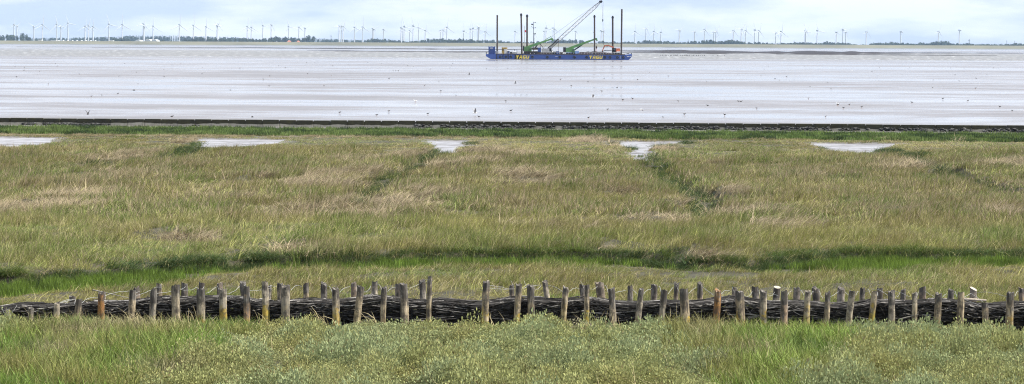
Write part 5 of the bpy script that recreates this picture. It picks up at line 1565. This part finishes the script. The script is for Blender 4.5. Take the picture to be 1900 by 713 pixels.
def put(nm, me, par, loc, sc=(1, 1, 1), rot=(0, 0, 0)):
    ob = bpy.data.objects.new(nm, me); COL.objects.link(ob); ob.parent = par; ob.location = loc; ob.scale = sc; ob.rotation_euler = rot; return ob


BS = .5


def bird(kind, px, py, c, lab, grp=None, size=1.0, rz=None, wing=.5, alt=.5):
    rz = random.choice([0, math.pi]) + random.uniform(-.6, .6) if rz is None else rz
    if kind == 'fly':
        g = onz(px, py, WATER + alt)
        t = empty('gull', g, lab, 'bird', grp); t.rotation_euler = (0, 0, rz); t.scale = (size * BS,) * 3
        put('body', bm_[c][2], t, (0, 0, 0))
        put('wing', wm['g' if c == 'w' else c], t, (0, .03, .02), rot=(wing, 0, 0)); put('wing', wm['g' if c == 'w' else c], t, (0, -.03, .02), (1, -1, 1), (-wing, 0, 0))
    else:
        g = onz(px, py, WATER)
        t = empty('duck' if kind == 'duck' else 'wading_bird', g, lab, 'bird', grp); t.rotation_euler = (0, 0, rz); t.scale = (size * BS,) * 3
        put('body', bm_[c][1 if kind == 'duck' else 0], t, (0, 0, 0))
        if kind != 'duck':
            for s_ in (-.025, .025): put('leg', leg_me, t, (0, s_, 0))
        put('wing', wm[c], t, (-.03, .055 if kind != 'duck' else .095, .2 if kind != 'duck' else .1), (.9, .12, 1), (1.2, 0, 0))


bird('fly', 881, 210, 'w', 'white gull with raised dark wings low over the flats, left of centre', None, 1.5, .4, 1.0, .2)
bird('fly', 1100, 180.5, 'w', 'white gull with one long raised wing below the barge', None, 1.3, .2, .8, .8)
bird('fly', 1190, 203, 'w', 'white gull with drooping wings near the seawall right of centre', None, 1.1, 2.8, -.4, .4)
bird('duck', 1370.2, 188.6, 'd', 'black duck of the pair on pale mud, left one', None, .95, math.pi)
bird('duck', 1375, 189, 'd', 'black duck of the pair on pale mud, right one', None, .95, 0)
bird('duck', 1313, 196.4, 'd', 'lone black duck with upright tail on pale mud', None, .9, math.pi)
bird('stand', 1270, 214.5, 'd', 'dark bird standing nearest the seawall right of centre', None, 1.1, 0)
bird('stand', 1127.5, 205, 'd', 'dark hunched bird standing left of the drooping gull', None, .95)
bird('fly', 163, 212.5, 'd', 'dark bird with one raised wing above the left part of the seawall', None, 1.05, 1.2, 1.1, .35)
bird('stand', 319, 219, 'd', 'dark long billed bird stepping just behind the seawall on the left', None, 1.1, 0)
bird('fly', 468, 217.5, 'd', 'small dark bird over the seawall left of centre', None, .8, 0, .3, .25)
bird('fly', 248.5, 167.8, 'd', 'dark bird gliding low over the left flats', None, 1.2, 0, .2, .3)
bird('fly', 427.5, 167.5, 'd', 'small dark bird gliding right of the larger gliding one', None, .9, 0, .2, .3)
bird('fly', 870.5, 139, 'g', 'grey bird banking with tilted wings left below the barge', None, 1.5, .2, .9, 1.0)
bird('fly', 956, 155, 'g', 'grey bird banking with tilted wings below the barge', None, 1.3, .2, .9, .8)
bird('stand', 89.5, 158, 'd', 'upright dark bird standing alone on the left flats', None, 1.2, 1.2)
Z1 = ((28, 124), (45, 122.5), (45.5, 126), (44.5, 131), (73.5, 132.5), (30.5, 143), (103, 118), (106, 123), (182, 117.5), (231.5, 118), (147, 138), (253, 134.5), (220.5, 141.7), (304, 129), (375, 125), (289.5, 114), (335.5, 117.5), (445, 127), (304.5, 142.5), (256, 156), (219, 174.5), (189, 177.5), (169.5, 179.5), (375, 136.5))
Z2 = ((500.5, 141.7), (488.5, 147.5), (499.5, 160), (601, 159), (614.7, 139.7), (570.5, 137.2), (517.2, 122), (529.5, 125.7), (617.5, 122.3), (646, 119.5), (584, 116), (569, 116), (682.5, 116), (708, 118), (718, 116.2), (756.5, 122), (766.7, 123.3), (729.5, 131), (734.3, 131.2), (739, 131.5), (722, 146.4), (798.5, 128.5), (814.5, 151), (788, 159), (818, 170), (846, 177.5), (837, 122.3), (840, 118), (834.5, 126.5), (854, 117), (902.5, 127), (942, 127), (938.5, 189), (630.5, 210), (721.5, 207.5), (699, 215), (794, 212.5), (888.5, 218), (948, 207))
Z3 = ((1145, 163.5), (1116.5, 170.3), (1173.5, 184), (1155.5, 186.8), (1092, 219.7), (1230, 218.4), (1258.5, 188.6), (1344.5, 214.5), (1404, 202), (1091, 152), (1121, 146), (1040, 148), (1183, 148.3), (1060, 160), (1240, 141.5), (1311, 152.3), (1205, 134.3))
Z4 = ((1412, 139.7), (1438, 146.7), (1459.5, 142.5), (1446, 149), (1503, 161.3), (1542, 165.5), (1536, 153), (1418, 128.5), (1425.5, 122.8), (1493.5, 123), (1618, 133), (1632, 125), (1688, 125), (1764, 126), (1772, 139), (1789, 126.4), (1831, 139), (1779.5, 150.5), (1731.5, 149), (1811, 146), (1843, 126), (1730.5, 162.8), (1810, 164.5), (1749.5, 184), (1692, 191.5), (1796, 188.2), (1565, 201.5), (1576, 195), (1599, 200), (1555, 195.5), (1500, 183), (1532, 217), (1878, 206.5), (1855, 199))
for zz, lab, grp in ((Z1, 'tiny dark wading bird scattered on the left flats far from the seawall', 'dark wading birds on the left flats'), (Z2, 'tiny dark wading bird scattered on the flats left of the barge', 'dark wading birds left of the barge'),
                     (Z3, 'tiny dark wading bird scattered on the flats below the right half of the barge', 'dark wading birds below the barge'), (Z4, 'tiny dark wading bird scattered on the right flats', 'dark wading birds on the right flats')):
    for (x, y) in zz:
        bird('stand', x, y + 1.0, 'd', lab, grp, random.uniform(.8, 1.25) * (1.0 if y > 150 else 1.15))
for (x, y, lab) in ((1581, 133, 'white gull resting on the right flats below the dark mud banks'), (1554, 196, 'pale gull standing near the seawall on the right flats'), (770.5, 190.5, 'white gull on the flats halfway between left edge and right edge')):
    bird('stand', x, y, 'w', lab, None, 1.5)

# ------------------------------------------------------------------ haze
if HAZE:
    hzb = MB().box((-6500, -90, -3.0), (6500, 10800, 135)).build('haze', bpy.data.materials.new('haze_air'))
    m = hzb.data.materials[0]; m.use_nodes = True; nt = m.node_tree
    for n in list(nt.nodes): nt.nodes.remove(n)
    o = nt.nodes.new('ShaderNodeOutputMaterial'); v = nt.nodes.new('ShaderNodeVolumePrincipled')
    v.inputs['Color'].default_value = (.50, .71, 1.0, 1); v.inputs['Density'].default_value = HAZE; v.inputs['Anisotropy'].default_value = 0.0
    nt.links.new(v.outputs[0], o.inputs['Volume'])
    tag(hzb, 'thin blue haze filling the air over the flats', 'haze', kind='stuff')
